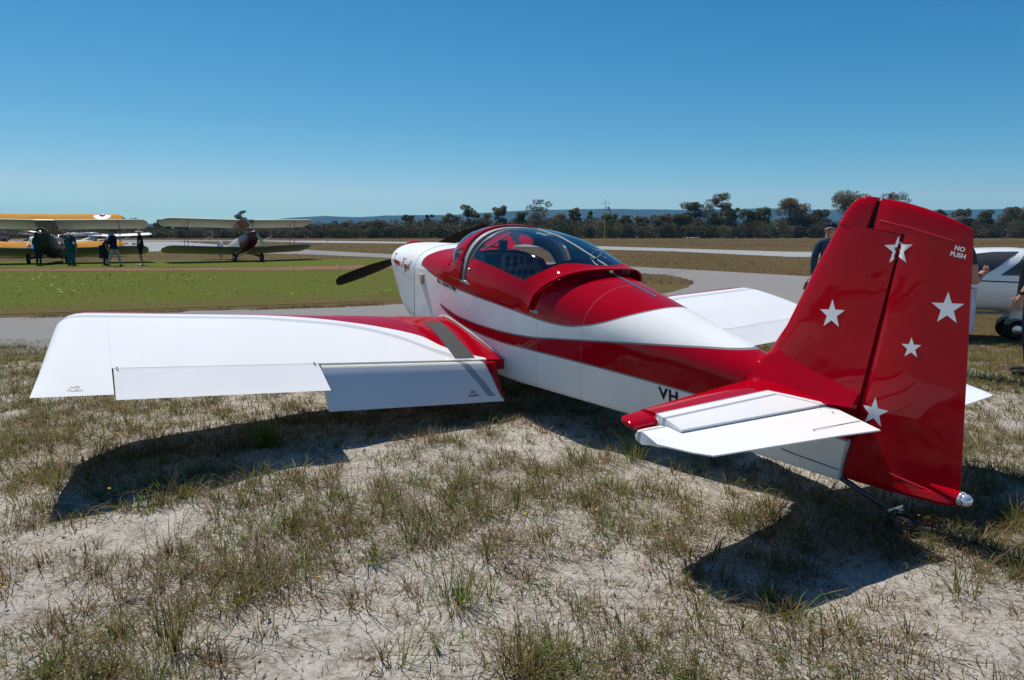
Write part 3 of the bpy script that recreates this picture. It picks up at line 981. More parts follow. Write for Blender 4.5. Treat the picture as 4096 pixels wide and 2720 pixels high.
mb.build('canopy_handle', M_metal, CANOPY, 60)
mb = MB(); p = can_pt(1.075, 2.6); mb.ball((p.x, p.y - .012, p.z), .012, n=10, k=8); mb.tube([(1.075, p.y + .02, p.z), (1.075, p.y - .014, p.z)], .007, 8)
mb.build('canopy_latch', M_metal, CANOPY, 60)
# pleated sun blind under the canopy top
mb = MB()
for k, (y0, wid) in enumerate(((-.02, .05), (.06, .05), (.14, .055), (.22, .05), (.30, .05))):
    rr = []
    for i, x in enumerate(np.linspace(1.16 + .03 * k, 1.70 + .02 * k, 22)):
        zt = smooth_tab(CAN, 2, x); w = smooth_tab(CAN, 1, x)
        wob = .010 * math.sin(i * 1.7 + k)
        f = lambda y: CZ0 + (zt - CZ0) * (1 - (abs(y) / w) ** CN) ** (1 / CN) - .03
        y1, y2 = y0 + wob, y0 + wid + wob * .6
        rr.append([(x, y1, f(y1) + .004 * math.sin(i * 2.1)), (x, (y1 + y2) / 2, f((y1 + y2) / 2) - .012), (x, y2, f(y2))])
    mb.loft(rr, closed=False)
mb.build('sun_blind', mat('blind_cloth', (.55, .54, .52), .85, amt=.2), CANOPY, 180)

# canopy rail on the spine
def deck_top(x): return smooth_tab(FUS, 5, x)
mb = MB(); rr = []
for x in (2.17, 2.35, 2.55, 2.69):
    z = deck_top(x)
    rr.append([(x, -.012, z - .004), (x, -.012, z + .008), (x, .012, z + .008), (x, .012, z - .004)])
mb.loft(rr); mb.box((2.19, 0, deck_top(2.19) + .014), (.045, .03, .022)); mb.ball((2.185, -.02, deck_top(2.18) + .02), .012, n=8, k=6)
mb.build('canopy_rail', M_metal, PL, 30, loc=LO)

# ---- cockpit
mb = MB()
rr = []
for x in (.40, .7, 1.0, 1.3, 1.6, 1.7, 1.88):
    lo, up = half(x)
    pts = [(y * .955, z + .02 if i < 7 else z) for i, (y, z) in enumerate(lo)]
    rr.append([(x, y, z) for y, z in pts[::-1]] + [(x, -y, z) for y, z in pts[1:]])
mb.loft(rr, closed=False)
lo, up = half(1.88)
port = [(y * .95, z) for y, z in lo + up]
mb.add([(1.88, y, z - .012) for y, z in port] + [(1.88, -y, z - .012) for y, z in port[::-1][1:]], [tuple(range(2 * len(port) - 1))])
COCK = mb.build('cockpit_liner', M_dark, PL, 60, loc=LO)
# instrument panel
PX = .565
prof = [(-.50, .42), (-.51, .56)] + [(y, z) for y, z in [(-.47, .625), (-.36, .69), (-.22, .718), (0, .726), (.22, .718), (.36, .69), (.47, .625)]] + [(.51, .56), (.50, .42)]
mb = MB(); mb.prism(prof, PX, PX - .012, lambda a, b, t: (t, a, b))
PAN = mb.build('instrument_panel', mat('panel_grey', (.50, .52, .52), .55), PL, 30, loc=LO)
def gauge(y, z, r):
    mb = MB(); mb.lathe([(r, 0), (r, .008), (r * .84, .009), (r * .82, .004), (.0005, .004)], (PX, y, z), 'x', 16)
    mb.build('gauge', mat('gauge_face', (.02, .02, .022), .3, coat=.6, amt=.1), PAN, 30)
    g = MB(); g.box((PX + .0055, y, z + r * .3), (.001, r * .12, r * .7)); g.build('gauge_needle', M_decal_white, PAN, 0) if r > .03 else None
for z in (.645, .545):
    for y in (-.405, -.31, -.215):
        gauge(y, z, .041)
for z in (.66, .60):
    for y in (.12, .20):
        gauge(y, z, .027)
for y in (.115, .185, .255, .325, .395):
    gauge(y, .525, .026)
mb = MB(); mb.box((PX + .004, -.045, .645), (.008, .17, .10)); mb.build('screen', mat('screen_blue', (.02, .05, .09), .12, coat=1, amt=.05), PAN, 0)
mb = MB(); mb.box((PX + .004, -.045, .545), (.008, .18, .075)); mb.build('radio_stack', M_decal_black, PAN, 0)
mb = MB(); mb.box((PX + .004, .36, .635), (.008, .075, .05)); mb.box((PX + .003, .27, .64), (.006, .04, .07)); mb.build('radio_panel', mat('panel_dark', (.08, .085, .09), .5), PAN, 0)
mb = MB(); mb.loft([[(x, y, z + dz) for y, z in [(-.49, .60), (-.44, .655), (-.34, .70), (-.2, .726), (0, .733), (.2, .726), (.34, .70), (.44, .655), (.49, .60)]] for x, dz in ((.42, -.005), (.56, 0), (.60, .002), (.60, -.012))], closed=False)
mb.build('glare_shield', M_dark, PL, 40, loc=LO)
mb = MB(); mb.box((.60, .03, .79), (.05, .07, .09)); mb.tube([(.60, .03, .745), (.60, .03, .70)], .008, 6); mb.build('compass', M_decal_black, PL, 20, loc=LO)
mb = MB(); mb.tube([(.50, -.10, .735), (.80, -.02, .93), (.88, 0, .985)], .007, 6); mb.build('windscreen_brace', M_frame, PL, 60, loc=LO)
for s in (-1, 1):
    mb = MB(); mb.box((1.45, s * .235, .06), (.46, .40, .10)); rr = []
    for q in np.linspace(0, 1, 6):
        x = 1.66 + .22 * q; z = .06 + .52 * q; wv = .20 - .05 * q ** 3
        rr.append([(x, s * .235 - wv, z), (x - .07, s * .235 - wv * .8, z + .02), (x - .07, s * .235 + wv * .8, z + .02), (x, s * .235 + wv, z), (x + .03, s * .235, z - .01)])
    mb.loft(rr); mb.build('seat', mat('seat_cloth', (.09, .09, .10), .9), PL, 40, loc=LO)
    mb = MB(); mb.tube([(1.2, s * .235, -.02), (1.17, s * .235, .2), (1.12, s * .235, .36)], .012, 8); mb.build('control_stick', M_decal_black, PL, 60, loc=LO)
mb = MB(); mb.box((1.12, 0.0, .46), (.012, .96, .03)); mb.tube([(1.0, -.49, .53), (1.9, -.45, .535)], .012, 6); mb.build('cockpit_rail', mat('pale_rail', (.6, .6, .58), .5), PL, 20, loc=LO)

# ---- air scoop
mb = MB()
mb.add([(-.10, -.492, .375), (.115, -.513, .418), (.115, -.515, .318), (.115, -.55, .412), (.115, -.552, .325)], [(0, 1, 3), (0, 3, 4), (0, 4, 2), (1, 2, 4, 3)])
mb.build('air_scoop', mat('scoop_tan', (.42, .36, .29), .5), PL, 20, loc=LO)

# ---- lettering, stars: thin decals pressed on to the skins
def bvh_of(objs):
    V = []; F = []
    for o in objs:
        k = len(V); V += [v.co.copy() for v in o.data.vertices]; F += [tuple(i + k for i in p.vertices) for p in o.data.polygons]
    return BVHTree.FromPolygons(V, F)
def text_mesh(body, size, shear=0, spacing=1.0, bold=0, align='CENTER', line=1.0):
    cu = bpy.data.curves.new('lettering_curve', 'FONT')
    cu.body = body; cu.size = size; cu.shear = shear; cu.space_character = spacing; cu.align_x = align; cu.align_y = 'CENTER'; cu.offset = bold; cu.space_line = line; cu.resolution_u = 3
    o = bpy.data.objects.new('lettering_tmp', cu); link(o)
    bpy.context.view_layer.update()
    me = bpy.data.meshes.new_from_object(o)
    bpy.data.objects.remove(o)
    V = [(v.co.x, v.co.y) for v in me.vertices]; F = [tuple(p.vertices) for p in me.polygons]
    bpy.data.meshes.remove(me)
    return V, F
def decal(name, V, F, org, U, W, cast, tree, m, parent, off=.0018):
    org, U, W, cast = Vector(org), Vector(U), Vector(W), Vector(cast)
    P = []
    for a, b in V:
        p = org + U * a + W * b
        hit = tree.ray_cast(p - cast * 1.0, cast, 2.0)
        P.append(hit[0] - cast * off if hit[0] is not None else p)
    return mobj(name, P, F, m, parent, 0)
def star_poly(pts5, inner=.40):
    """five tip points in order -> outline with inner corners; returns fine fan"""
    c = (sum(p[0] for p in pts5) / 5, sum(p[1] for p in pts5) / 5)
    out_ = []
    for i in range(5):
        p, q = pts5[i], pts5[(i + 1) % 5]
        m_ = ((p[0] + q[0]) / 2, (p[1] + q[1]) / 2)
        out_ += [p, (c[0] + (m_[0] - c[0]) * inner / .809, c[1] + (m_[1] - c[1]) * inner / .809)]
    V = [c] + out_
    return V, [(0, 1 + i, 1 + (i + 1) % 10) for i in range(10)]
def subdivide_fan(V, F, n=2):
    for _ in range(n):
        V = list(V); NF = []
        cache = {}
        def mid(i, j):
            k = (min(i, j), max(i, j))
            if k not in cache:
                cache[k] = len(V); V.append(((V[i][0] + V[j][0]) / 2, (V[i][1] + V[j][1]) / 2))
            return cache[k]
        for a, b, c in F:
            d, e, f = mid(a, b), mid(b, c), mid(c, a)
            NF += [(a, d, f), (d, b, e), (f, e, c), (d, e, f)]
        F = NF
    return V, F
T_fin = bvh_of([FIN, RUD])
for nm, pts, par in (('star', [(4.217, 1.499), (4.164, 1.436), (4.207, 1.361), (4.286, 1.377), (4.292, 1.462)], RUD),
                     ('star', [(3.977, 1.129), (3.924, 1.062), (3.964, .985), (4.046, 1.003), (4.054, 1.092)], FIN),
                     ('star', [(4.488, 1.29), (4.435, 1.228), (4.478, 1.151), (4.555, 1.167), (4.562, 1.254)], RUD),
                     ('star', [(4.393, 1.055), (4.359, 1.012), (4.386, .96), (4.44, .972), (4.443, 1.031)], RUD),
                     ('star', [(4.309, .727), (4.258, .667), (4.29, .59), (4.369, .598), (4.382, .685)], RUD)):
    V, F = star_poly(pts); V, F = subdivide_fan(V, F, 2)
    decal(nm, V, F, (0, 0, 0), (1, 0, 0), (0, 0, 1), (0, 1, 0), T_fin, M_decal_white, par)
    if par is RUD and pts[0][0] < 4.22:
        pass
V, F = text_mesh('NO\nPUSH', .0265, bold=.001, line=1.05)
decal('lettering', V, F, (4.484, 0, 1.464), (1, 0, -.06), (-.02, 0, 1), (0, 1, 0), T_fin, M_decal_white, RUD)
T_fus = bvh_of([fus, cowl])
V, F = text_mesh('Pilot :- Robert E. Main.', .036, bold=.0016, spacing=.9, align='LEFT')
decal('lettering', V, F, (.455, 0, .435), (1.45, 0, .045), (0, 0, 1.15), (0, 1, 0), T_fus, M_decal_black, fus)
V, F = text_mesh('VH', .10, bold=.004, spacing=1.15, align='LEFT')
decal('lettering', V, F, (3.115, 0, .318), (1, 0, .10), (-.10, 0, 1), (0, 1, 0), T_fus, M_decal_black, fus)
# wing and flap notices
T_w = bvh_of([wings[-1]] + [c for c in wings[-1].children if c.name.startswith('wing_tip')])
V, F = text_mesh('NO\nPUSH', .030, bold=.0008, line=1.1)
decal('lettering', V, F, (1.87, -3.33, 0), (.02, 1, 0), (-1, 0, 0), (0, 0, -1), T_w, M_decal_grey, wings[-1])
flp = [c for c in wings[-1].children if c.name.startswith('flap')][0]
V, F = text_mesh('NO\nSTAND', .028, bold=.0008, line=1.1)
decal('lettering', V, F, (1.850, -.845, -.1), (0, 1, .0), (-.64, 0, .64), Vector((-.7, 0, -.7)), bvh_of([flp]), M_decal_black, flp)
wk = [c for c in wings[-1].children if c.name.startswith('walkway')][0]
V, F = text_mesh('RV-6', .05, bold=.002, spacing=1.25)
decal('lettering', V, F, (.885, -.755, 0), (.06, .75, 0), (-.7, 0, 0), (0, 0, -1), bvh_of([wk]), M_red, wings[-1])

# name in flowing script on the cowling: pen strokes with thick and thin
def script_strokes():
    L = {
     "'": (.18, [[(.05, 1.15), (.1, 1.05), (.06, .9)]]),
     'T': (.85, [[(.02, .95), (.15, 1.12), (.45, 1.0), (.8, 1.1), (.95, 1.2)], [(.52, 1.05), (.42, .6), (.3, .15), (.1, .0), (-.08, .12), (.0, .28)]]),
     'F': (.85, [[(.02, .95), (.15, 1.12), (.45, 1.0), (.8, 1.1), (.95, 1.2)], [(.52, 1.05), (.42, .6), (.3, .15), (.1, .0), (-.08, .12), (.0, .28)], [(.22, .55), (.5, .58), (.66, .66)]]),
     'e': (.40, [[(.0, .12), (.22, .3), (.26, .46), (.14, .5), (.05, .3), (.1, .04), (.25, .02), (.42, .2)]]),
     'm': (.78, [[(.0, .2), (.1, .46), (.12, .3), (.06, 0)], [(.08, .15), (.24, .46), (.34, .44), (.3, .2), (.26, 0)], [(.29, .15), (.46, .46), (.56, .44), (.52, .2), (.5, .03), (.6, .02), (.78, .2)]]),
     'p': (.48, [[(.0, .2), (.12, .48), (.1, .2), (-.06, -.45)], [(.08, .3), (.24, .48), (.36, .36), (.3, .1), (.16, .0), (.08, .08)], [(.3, .06), (.48, .2)]]),
     'u': (.52, [[(.0, .2), (.1, .46), (.08, .2), (.1, .02), (.22, .05), (.34, .3)], [(.38, .48), (.33, .2), (.34, .02), (.42, .04), (.52, .2)]]),
     's': (.36, [[(.0, .15), (.18, .5), (.2, .4), (.26, .15), (.16, 0), (.04, .06)], [(.22, .06), (.36, .2)]]),
     'g': (.50, [[(.32, .42), (.2, .5), (.06, .32), (.08, .06), (.22, .1), (.34, .4)], [(.36, .48), (.3, .1), (.18, -.4), (.0, -.48), (-.06, -.34), (.14, -.14), (.5, .2)]]),
     'i': (.30, [[(.0, .2), (.1, .46), (.07, .18), (.1, .02), (.2, .05), (.3, .2)], [(.16, .66), (.18, .7)]]),
     't': (.32, [[(.0, .2), (.18, .85), (.12, .4), (.08, .1), (.14, .01), (.24, .05), (.34, .2)], [(.0, .55), (.3, .6)]]),
    }
    x = 0; S = []
    for ch in "'Tempus Fugit'":
        if ch == ' ':
            x += .38; continue
        adv, st = L[ch]
        for s_ in st:
            S.append([(x + a, b) for a, b in s_])
        x += adv
    return S, x
S_, total = script_strokes()
V = []; F = []
def catmull(P, n=5):
    o = []
    for i in range(len(P) - 1):
        p0, p1, p2, p3 = P[max(i - 1, 0)], P[i], P[i + 1], P[min(i + 2, len(P) - 1)]
        for k in range(n):
            t = k / n
            o.append(tuple(.5 * ((2 * p1[d]) + (-p0[d] + p2[d]) * t + (2 * p0[d] - 5 * p1[d] + 4 * p2[d] - p3[d]) * t * t + (-p0[d] + 3 * p1[d] - 3 * p2[d] + p3[d]) * t**3) for d in (0, 1)))
    return o + [P[-1]]
for st in S_:
    P = catmull(st)
    for i in range(len(P)):
        a = P[max(i - 1, 0)]; b = P[min(i + 1, len(P) - 1)]
        d = (b[0] - a[0], b[1] - a[1]); l = math.hypot(*d) or 1
        w = .034 + .045 * max(0, -d[1] / l)
        nx, ny = -d[1] / l * w, d[0] / l * w
        sh = .35 * P[i][1]
        V += [(P[i][0] + nx + sh, P[i][1] + ny), (P[i][0] - nx + sh, P[i][1] - ny)]
        if i:
            k = len(V); F.append((k - 4, k - 3, k - 1, k - 2))
V = [((a / total) * .66, b * .085) for a, b in V]
decal('lettering', V, F, (-.985, 0, .325), (1, 0, .06), (0, 0, 1), (0, 1, 0), T_fus, M_red, cowl)
# ================================================================== ground
FARZ = -.18
def zstep(x, y):
    y = np.asarray(y, float) + .47 * np.maximum(0, -6.5 - np.asarray(x, float))
    t = np.clip((y - 7.3) / 1.6, 0, 1)
    return FARZ * t * t * (3 - 2 * t)
def vnoise(x, y, s, seed=0):
    """cheap smooth value noise on arrays"""
    x = np.asarray(x, float) * s + seed * 17.3; y = np.asarray(y, float) * s + seed * 9.1
    xi = np.floor(x).astype(np.int64); yi = np.floor(y).astype(np.int64); fx = x - xi; fy = y - yi
    fx = fx * fx * (3 - 2 * fx); fy = fy * fy * (3 - 2 * fy)
    def h(a, b):
        n = (a * 374761393 + b * 668265263 + seed * 1442695041) & 0x7fffffff
        n = ((n ^ (n >> 13)) * 1274126177) & 0x7fffffff
        return ((n ^ (n >> 16)) & 0xffff) / 65535.0
    return (h(xi, yi) * (1 - fx) + h(xi + 1, yi) * fx) * (1 - fy) + (h(xi, yi + 1) * (1 - fx) + h(xi + 1, yi + 1) * fx) * fy
def relief(x, y):
    """small humps and hoof-sized dimples of the sandy turf close by"""
    x = np.asarray(x, float); y = np.asarray(y, float)
    k = np.clip((8.6 - y) / 1.2, 0, 1) * np.clip((9.5 - np.abs(x)) / 1.0, 0, 1)
    n = (vnoise(x, y, .9, 1) - .5) * .05 + (vnoise(x, y, 2.7, 2) - .5) * .028 + (vnoise(x, y, 8, 3) - .5) * .014 + (vnoise(x, y, 21, 4) - .5) * .006
    return n * k
def zg(x, y):
    return zstep(x, y) + relief(x, y)

def grid_axis(a, b, step, lo, hi, g=1.25):
    mid = list(np.arange(a, b + 1e-6, step))
    out_, s_, v = [], step, a
    while v > lo:
        s_ *= g; v -= s_; out_.append(max(v, lo))
    res = out_[::-1] + mid
    s_, v = step, mid[-1]
    while v < hi:
        s_ *= g; v += s_; res.append(min(v, hi))
    return np.array(res)
GX = grid_axis(-9.6, 9.6, .04, -6900, 6900)
GY = grid_axis(1.2, 9.8, .04, -400, 6900, 1.22)
X, Y = np.meshgrid(GX, GY)
Zg = zg(X, Y)
nx, ny = len(GX), len(GY)
me = bpy.data.meshes.new('ground')
co = np.stack([X, Y, Zg], -1).reshape(-1, 3)
idx = np.arange(nx * ny).reshape(ny, nx)
q = np.stack([idx[:-1, :-1], idx[:-1, 1:], idx[1:, 1:], idx[1:, :-1]], -1).reshape(-1, 4)
def np_mesh(me, co, q):
    k = q.shape[1]
    me.vertices.add(len(co)); me.vertices.foreach_set('co', np.ascontiguousarray(co, np.float32).ravel())
    me.loops.add(q.size); me.loops.foreach_set('vertex_index', np.ascontiguousarray(q, np.int32).ravel())
    me.polygons.add(len(q)); me.polygons.foreach_set('loop_start', np.arange(0, q.size, k, dtype=np.int32))
    me.update(calc_edges=True)
np_mesh(me, co, q)
me.polygons.foreach_set('use_smooth', [True] * len(me.polygons))

def noise_node(nt, vec, scale, det=4, rough=.55, dist=0):
    n = nd(nt, 'ShaderNodeTexNoise'); n.inputs['Scale'].default_value = scale; n.inputs['Detail'].default_value = det; n.inputs['Roughness'].default_value = rough; n.inputs['Distortion'].default_value = dist
    nt.links.new(vec, n.inputs['Vector']); return n.outputs['Fac']
def ramp(nt, sock, stops, interp_='LINEAR'):
    r = nd(nt, 'ShaderNodeValToRGB'); r.color_ramp.interpolation = interp_
    els = r.color_ramp.elements
    while len(els) > 1: els.remove(els[-1])
    els[0].position = stops[0][0]; els[0].color = (*stops[0][1], 1)
    for p, c in stops[1:]:
        e = els.new(p); e.color = (*c, 1)
    nt.links.new(sock, r.inputs[0]); return r.outputs[0]
def rng(nt, s, a, b, c=0., d=1.):
    m = nd(nt, 'ShaderNodeMapRange'); m.clamp = True
    for k, v in (('From Min', a), ('From Max', b), ('To Min', c), ('To Max', d)): m.inputs[k].default_value = v
    nt.links.new(s, m.inputs['Value']); return m.outputs[0]
def bump(nt, b, h, strength, dist=.01):
    n = nd(nt, 'ShaderNodeBump'); n.inputs['Strength'].default_value = strength; n.inputs['Distance'].default_value = dist
    nt.links.new(h, n.inputs['Height']); nt.links.new(n.outputs[0], b.inputs['Normal'])

# sandy turf close by, dry pasture further off: one material, by ground position
m, nt, b = new_mat('dry_ground'); setp(b, None, .95, spec=.03)
tc = nd(nt, 'ShaderNodeTexCoord'); P = tc.outputs['Object']
px, py, pz = object_xyz(nt)
fine = noise_node(nt, P, 55, 6, .7); mid = noise_node(nt, P, 7, 5, .6); big = noise_node(nt, P, 1.1, 4)
sand = ramp(nt, fine, [(.18, (.20, .168, .135)), (.36, (.40, .357, .302)), (.52, (.52, .472, .412)), (.72, (.62, .572, .508))])
litter = ramp(nt, noise_node(nt, P, 130, 4, .75), [(.30, (.06, .045, .030)), (.45, (.15, .115, .075)), (.58, (.25, .205, .145)), (.75, (.34, .29, .22))])
near = mixc(nt, mth(nt, 'MULTIPLY', rng(nt, mid, .42, .64), rng(nt, noise_node(nt, P, 42, 5, .7), .40, .56)), sand, litter)
straw = ramp(nt, noise_node(nt, P, 3.2, 8, .78), [(.28, (.035, .024, .010)), (.45, (.08, .055, .024)), (.6, (.125, .088, .042)), (.75, (.18, .135, .07))])
patch = ramp(nt, noise_node(nt, P, .05, 6, .6), [(.35, (.072, .060, .020)), (.5, (.105, .072, .034)), (.65, (.13, .086, .046))])
far = mixc(nt, .5, straw, patch)
# dirt-speckled transition
tr = rng(nt, mth(nt, 'ADD', py, mth(nt, 'MULTIPLY', mid, 2.4)), 8.2, 11.5)
wear_c = mixc(nt, tr, near, far)
nt.links.new(wear_c, b.inputs['Base Color'])
bump(nt, b, noise_node(nt, P, 75, 6, .75), 1.0, .012)
ground = bpy.data.objects.new('ground', me); me.materials.append(m); link(ground); ground['kind'] = 'structure'

from mathutils.geometry import delaunay_2d_cdt
OUTLINES = []
def inside(x, y, poly):
    r_ = np.zeros(len(x), bool)
    for (x1, y1), (x2, y2) in zip(poly, poly[1:] + poly[:1]):
        c = ((y1 > y) != (y2 > y)) & (x < (x2 - x1) * (y - y1) / ((y2 - y1) or 1e-9) + x1)
        r_ ^= c
    return r_
def sheet(name, poly, dz, mat_, sub=None):
    """ground overlay lying dz above the far ground, outline softened with small random steps"""
    if name != 'dry_verge': OUTLINES.append(poly)
    pts = []
    r = random.Random(name)
    for i, p in enumerate(poly):
        qn = poly[(i + 1) % len(poly)]
        L = math.hypot(qn[0] - p[0], qn[1] - p[1])
        d0 = max(4, math.hypot(*p))
        n = max(1, min(160, int(L / (d0 * .018))))
        for k in range(n):
            t = k / n
            j = (d0 * .0011 + .03) * (0 if k == 0 else 1)
            pts.append((p[0] + (qn[0] - p[0]) * t + r.uniform(-j, j), p[1] + (qn[1] - p[1]) * t + r.uniform(-j, j)))
    n_ = len(pts)
    vv, _, ff, _, _, _ = delaunay_2d_cdt([Vector(p) for p in pts], [(i, (i + 1) % n_) for i in range(n_)], [], 1, 1e-4)
    me = bpy.data.meshes.new(name)
    me.from_pydata([(v.x, v.y, float(zstep(v.x, v.y)) + dz) for v in vv], [], [tuple(f_) for f_ in ff]); me.update()
    if len(me.polygons) and sum(p.normal.z for p in me.polygons) < 0: me.flip_normals()
    me.materials.append(mat_)
    o = bpy.data.objects.new(name, me); link(o); o['kind'] = 'structure'
    return o
def ground_mat(name, stops, s1=4, s2=.35, mixf=.5, stops2=None, bs=40, bst=.5, rough=.95):
    m, nt, b = new_mat(name); setp(b, None, rough, spec=.02)
    tc = nd(nt, 'ShaderNodeTexCoord'); P = tc.outputs['Object']
    a = ramp(nt, noise_node(nt, P, s1, 8, .72), stops)
    c = ramp(nt, noise_node(nt, P, s2, 6, .6), stops2 or stops)
    nt.links.new(mixc(nt, mixf, a, c), b.inputs['Base Color'])
    bump(nt, b, noise_node(nt, P, bs, 5, .7), bst, .02)
    return m
M_asph = ground_mat('asphalt', [(.25, (.15, .146, .14)), (.5, (.215, .21, .20)), (.75, (.28, .272, .26))], 30, .25, .45, [(.3, (.19, .184, .174)), (.7, (.26, .252, .24))], 90, .4, .85)
M_apron = ground_mat('pale_apron', [(.3, (.25, .255, .255)), (.7, (.33, .332, .33))], 1.5, .06, .5, None, 20, .1, .8)
M_lawn, nt, b = new_mat('lawn'); setp(b, None, .95, spec=.02)
tc = nd(nt, 'ShaderNodeTexCoord'); P = tc.outputs['Object']; px, py, pz = object_xyz(nt)
green = ramp(nt, noise_node(nt, P, 14, 8, .75), [(.25, (.042, .052, .010)), (.45, (.086, .105, .018)), (.6, (.118, .135, .026)), (.8, (.17, .17, .05))])
drier = ramp(nt, noise_node(nt, P, 18, 8, .75), [(.25, (.052, .040, .014)), (.5, (.115, .088, .036)), (.75, (.17, .132, .068))])
e = mth(nt, 'SUBTRACT', py, mth(nt, 'ADD', mth(nt, 'MULTIPLY', px, .43), 17.7))
patchy = noise_node(nt, P, .38, 6, .65)
k1 = rng(nt, mth(nt, 'ADD', e, mth(nt, 'MULTIPLY', patchy, 3.5)), 1.8, 4.6, 1, 0)
k2 = rng(nt, mth(nt, 'ADD', patchy, mth(nt, 'MULTIPLY', px, .008)), .44, .62, 0, .75)
nt.links.new(mixc(nt, mth(nt, 'MAXIMUM', k1, k2), green, drier), b.inputs['Base Color'])
bump(nt, b, noise_node(nt, P, 30, 5, .7), .9, .02)
M_dirt = ground_mat('red_dirt', [(.3, (.17, .09, .058)), (.7, (.25, .135, .09))], 6, .4, .5, [(.3, (.14, .08, .05)), (.7, (.25, .14, .095))], 40, .5)
M_fringe = ground_mat('dry_fringe', [(.25, (.055, .042, .018)), (.5, (.105, .08, .036)), (.75, (.15, .115, .06))], 16, .5, .4, None, 30, .8)

sheet('dry_verge', [(-60, -11), (-9.6, 12.55), (-7.1, 13.6), (-4.2, 14.2), (-2.6, 14.9), (.5, 16.3), (4.2, 17.9), (5.7, 20.3), (6.5, 22.9), (6.5, 26), (4.5, 29.0), (1.5, 34.2), (-3, 40), (-8.7, 46.6), (-15.7, 54), (-33, 64), (-70, 62)], .004, M_fringe)
sheet('taxiway', [(-30, -1.9), (-6.5, 8.95), (0, 11.9), (6, 14.6), (12, 17.4), (30, 25.6), (60, 36), (60, 44), (30, 32), (17, 26), (11.3, 25.9), (8.0, 31), (6.0, 27), (6.2, 25.4), (6.1, 22.9), (5.3, 20.5), (4.0, 18.3), (.5, 16.7), (-2.6, 15.5), (-4.1, 14.7), (-7.1, 14.0), (-9.6, 12.95), (-30, 3.4)], .008, M_asph)
sheet('taxiway', [(-33, 64.4), (-15.7, 54.4), (-8.7, 47), (2.0, 34.0), (5.45, 27.5), (5.98, 27.05), (7.98, 31.0), (6.1, 33.6), (-10.5, 56.6), (-20, 69.4)], .010, M_asph)
sheet('apron', [(-33, 64.5), (-20, 69.6), (-39.6, 97.7), (-74, 153), (-150, 170), (-150, 60), (-60, 62.5)], .012, M_apron)
sheet('runway', [(-150, 205), (-65, 181), (-48, 176), (-13.8, 139.7), (12.4, 92), (25.4, 63.6), (27.1, 62.7), (36, 52), (62, 40), (62, 30), (30, 40.5), (20.9, 48.3), (19.6, 49), (15.2, 64.4), (10.3, 71.6), (-12.4, 118), (-38, 133), (-58, 161), (-150, 187)], .0115, M_apron)
sheet('lawn', [(-45, 2), (-9.9, 13.5), (-7.6, 14.5), (-4.6, 15.6), (-2.0, 16.6), (.5, 18), (2.5, 20), (3.0, 24), (1.0, 29), (-2, 31.2), (-6.9, 31.0), (-11.3, 29.9), (-16, 29.9), (-21.8, 29.2), (-45, 27.4)], .012, M_lawn)
sheet('dirt_track', [(-45, 27.5), (-21.8, 29.3), (-16, 30), (-11.3, 30), (-6.9, 31.1), (-2, 31.3), (2.0, 31.4), (-.5, 34.4), (-6.7, 35.8), (-11, 33.8), (-16.7, 32.3), (-18.5, 32.9), (-23.5, 31.6), (-45, 29)], .016, M_dirt)
sheet('grass_strip', [(-50, 30), (-23.5, 31.7), (-18.5, 33), (-16.7, 32.4), (-11, 33.9), (-6.7, 35.9), (-1, 34.8), (-5, 41.5), (-8.7, 45.0), (-14, 42.5), (-24, 40.6), (-50, 38)], .018, M_lawn)
sheet('far_track', [(60, 300), (140, 262), (240, 235), (240, 229), (140, 256), (60, 293)], .012, M_apron)

# ================================================================== hills far off
HILL = [(-6800, 60), (-5600, 78), (-4649, 76), (-4054, 80), (-3064, 84), (-2272, 88), (-1955, 105), (-1849, 122), (-1676, 138), (-1478, 146), (-1222, 136), (-994, 152), (-530, 152), (-233, 173), (122, 191), (359, 196), (734, 202), (1287, 196), (1730, 200), (2036, 206), (2332, 196), (3320, 191), (4041, 202), (4838, 196), (6000, 185), (6800, 170)]
xs_ = np.linspace(-6800, 6800, 300); ys_ = np.array([4550, 4750, 5000, 5200, 5350, 5500, 5700, 6100, 6700]); prof_ = np.array([0, .12, .42, .72, .90, 1.0, .93, .6, .2])
hx_, hy_ = np.meshgrid(xs_, ys_)
hz_ = np.interp(hx_, [h[0] for h in HILL], [h[1] for h in HILL]) * prof_[:, None]
hz_ = hz_ * (1 + (vnoise(hx_, hy_, 1 / 420, 5) - .5) * .22 * (prof_[:, None] < .99)) + (vnoise(hx_, hy_, 1 / 60, 6) - .5) * 5 - .5
me = bpy.data.meshes.new('hills'); i_ = np.arange(hx_.size).reshape(hx_.shape)
np_mesh(me, np.stack([hx_, hy_, hz_], -1).reshape(-1, 3), np.stack([i_[:-1, :-1], i_[:-1, 1:], i_[1:, 1:], i_[1:, :-1]], -1).reshape(-1, 4))
me.polygons.foreach_set('use_smooth', [True] * len(me.polygons))
m = ground_mat('wooded_hillside', [(.3, (.020, .026, .016)), (.6, (.035, .042, .024)), (.8, (.06, .06, .04))], .012, .003, .4, None, .02, .3)
me.materials.append(m)
hills = bpy.data.objects.new('hills', me); link(hills); hills['kind'] = 'structure'

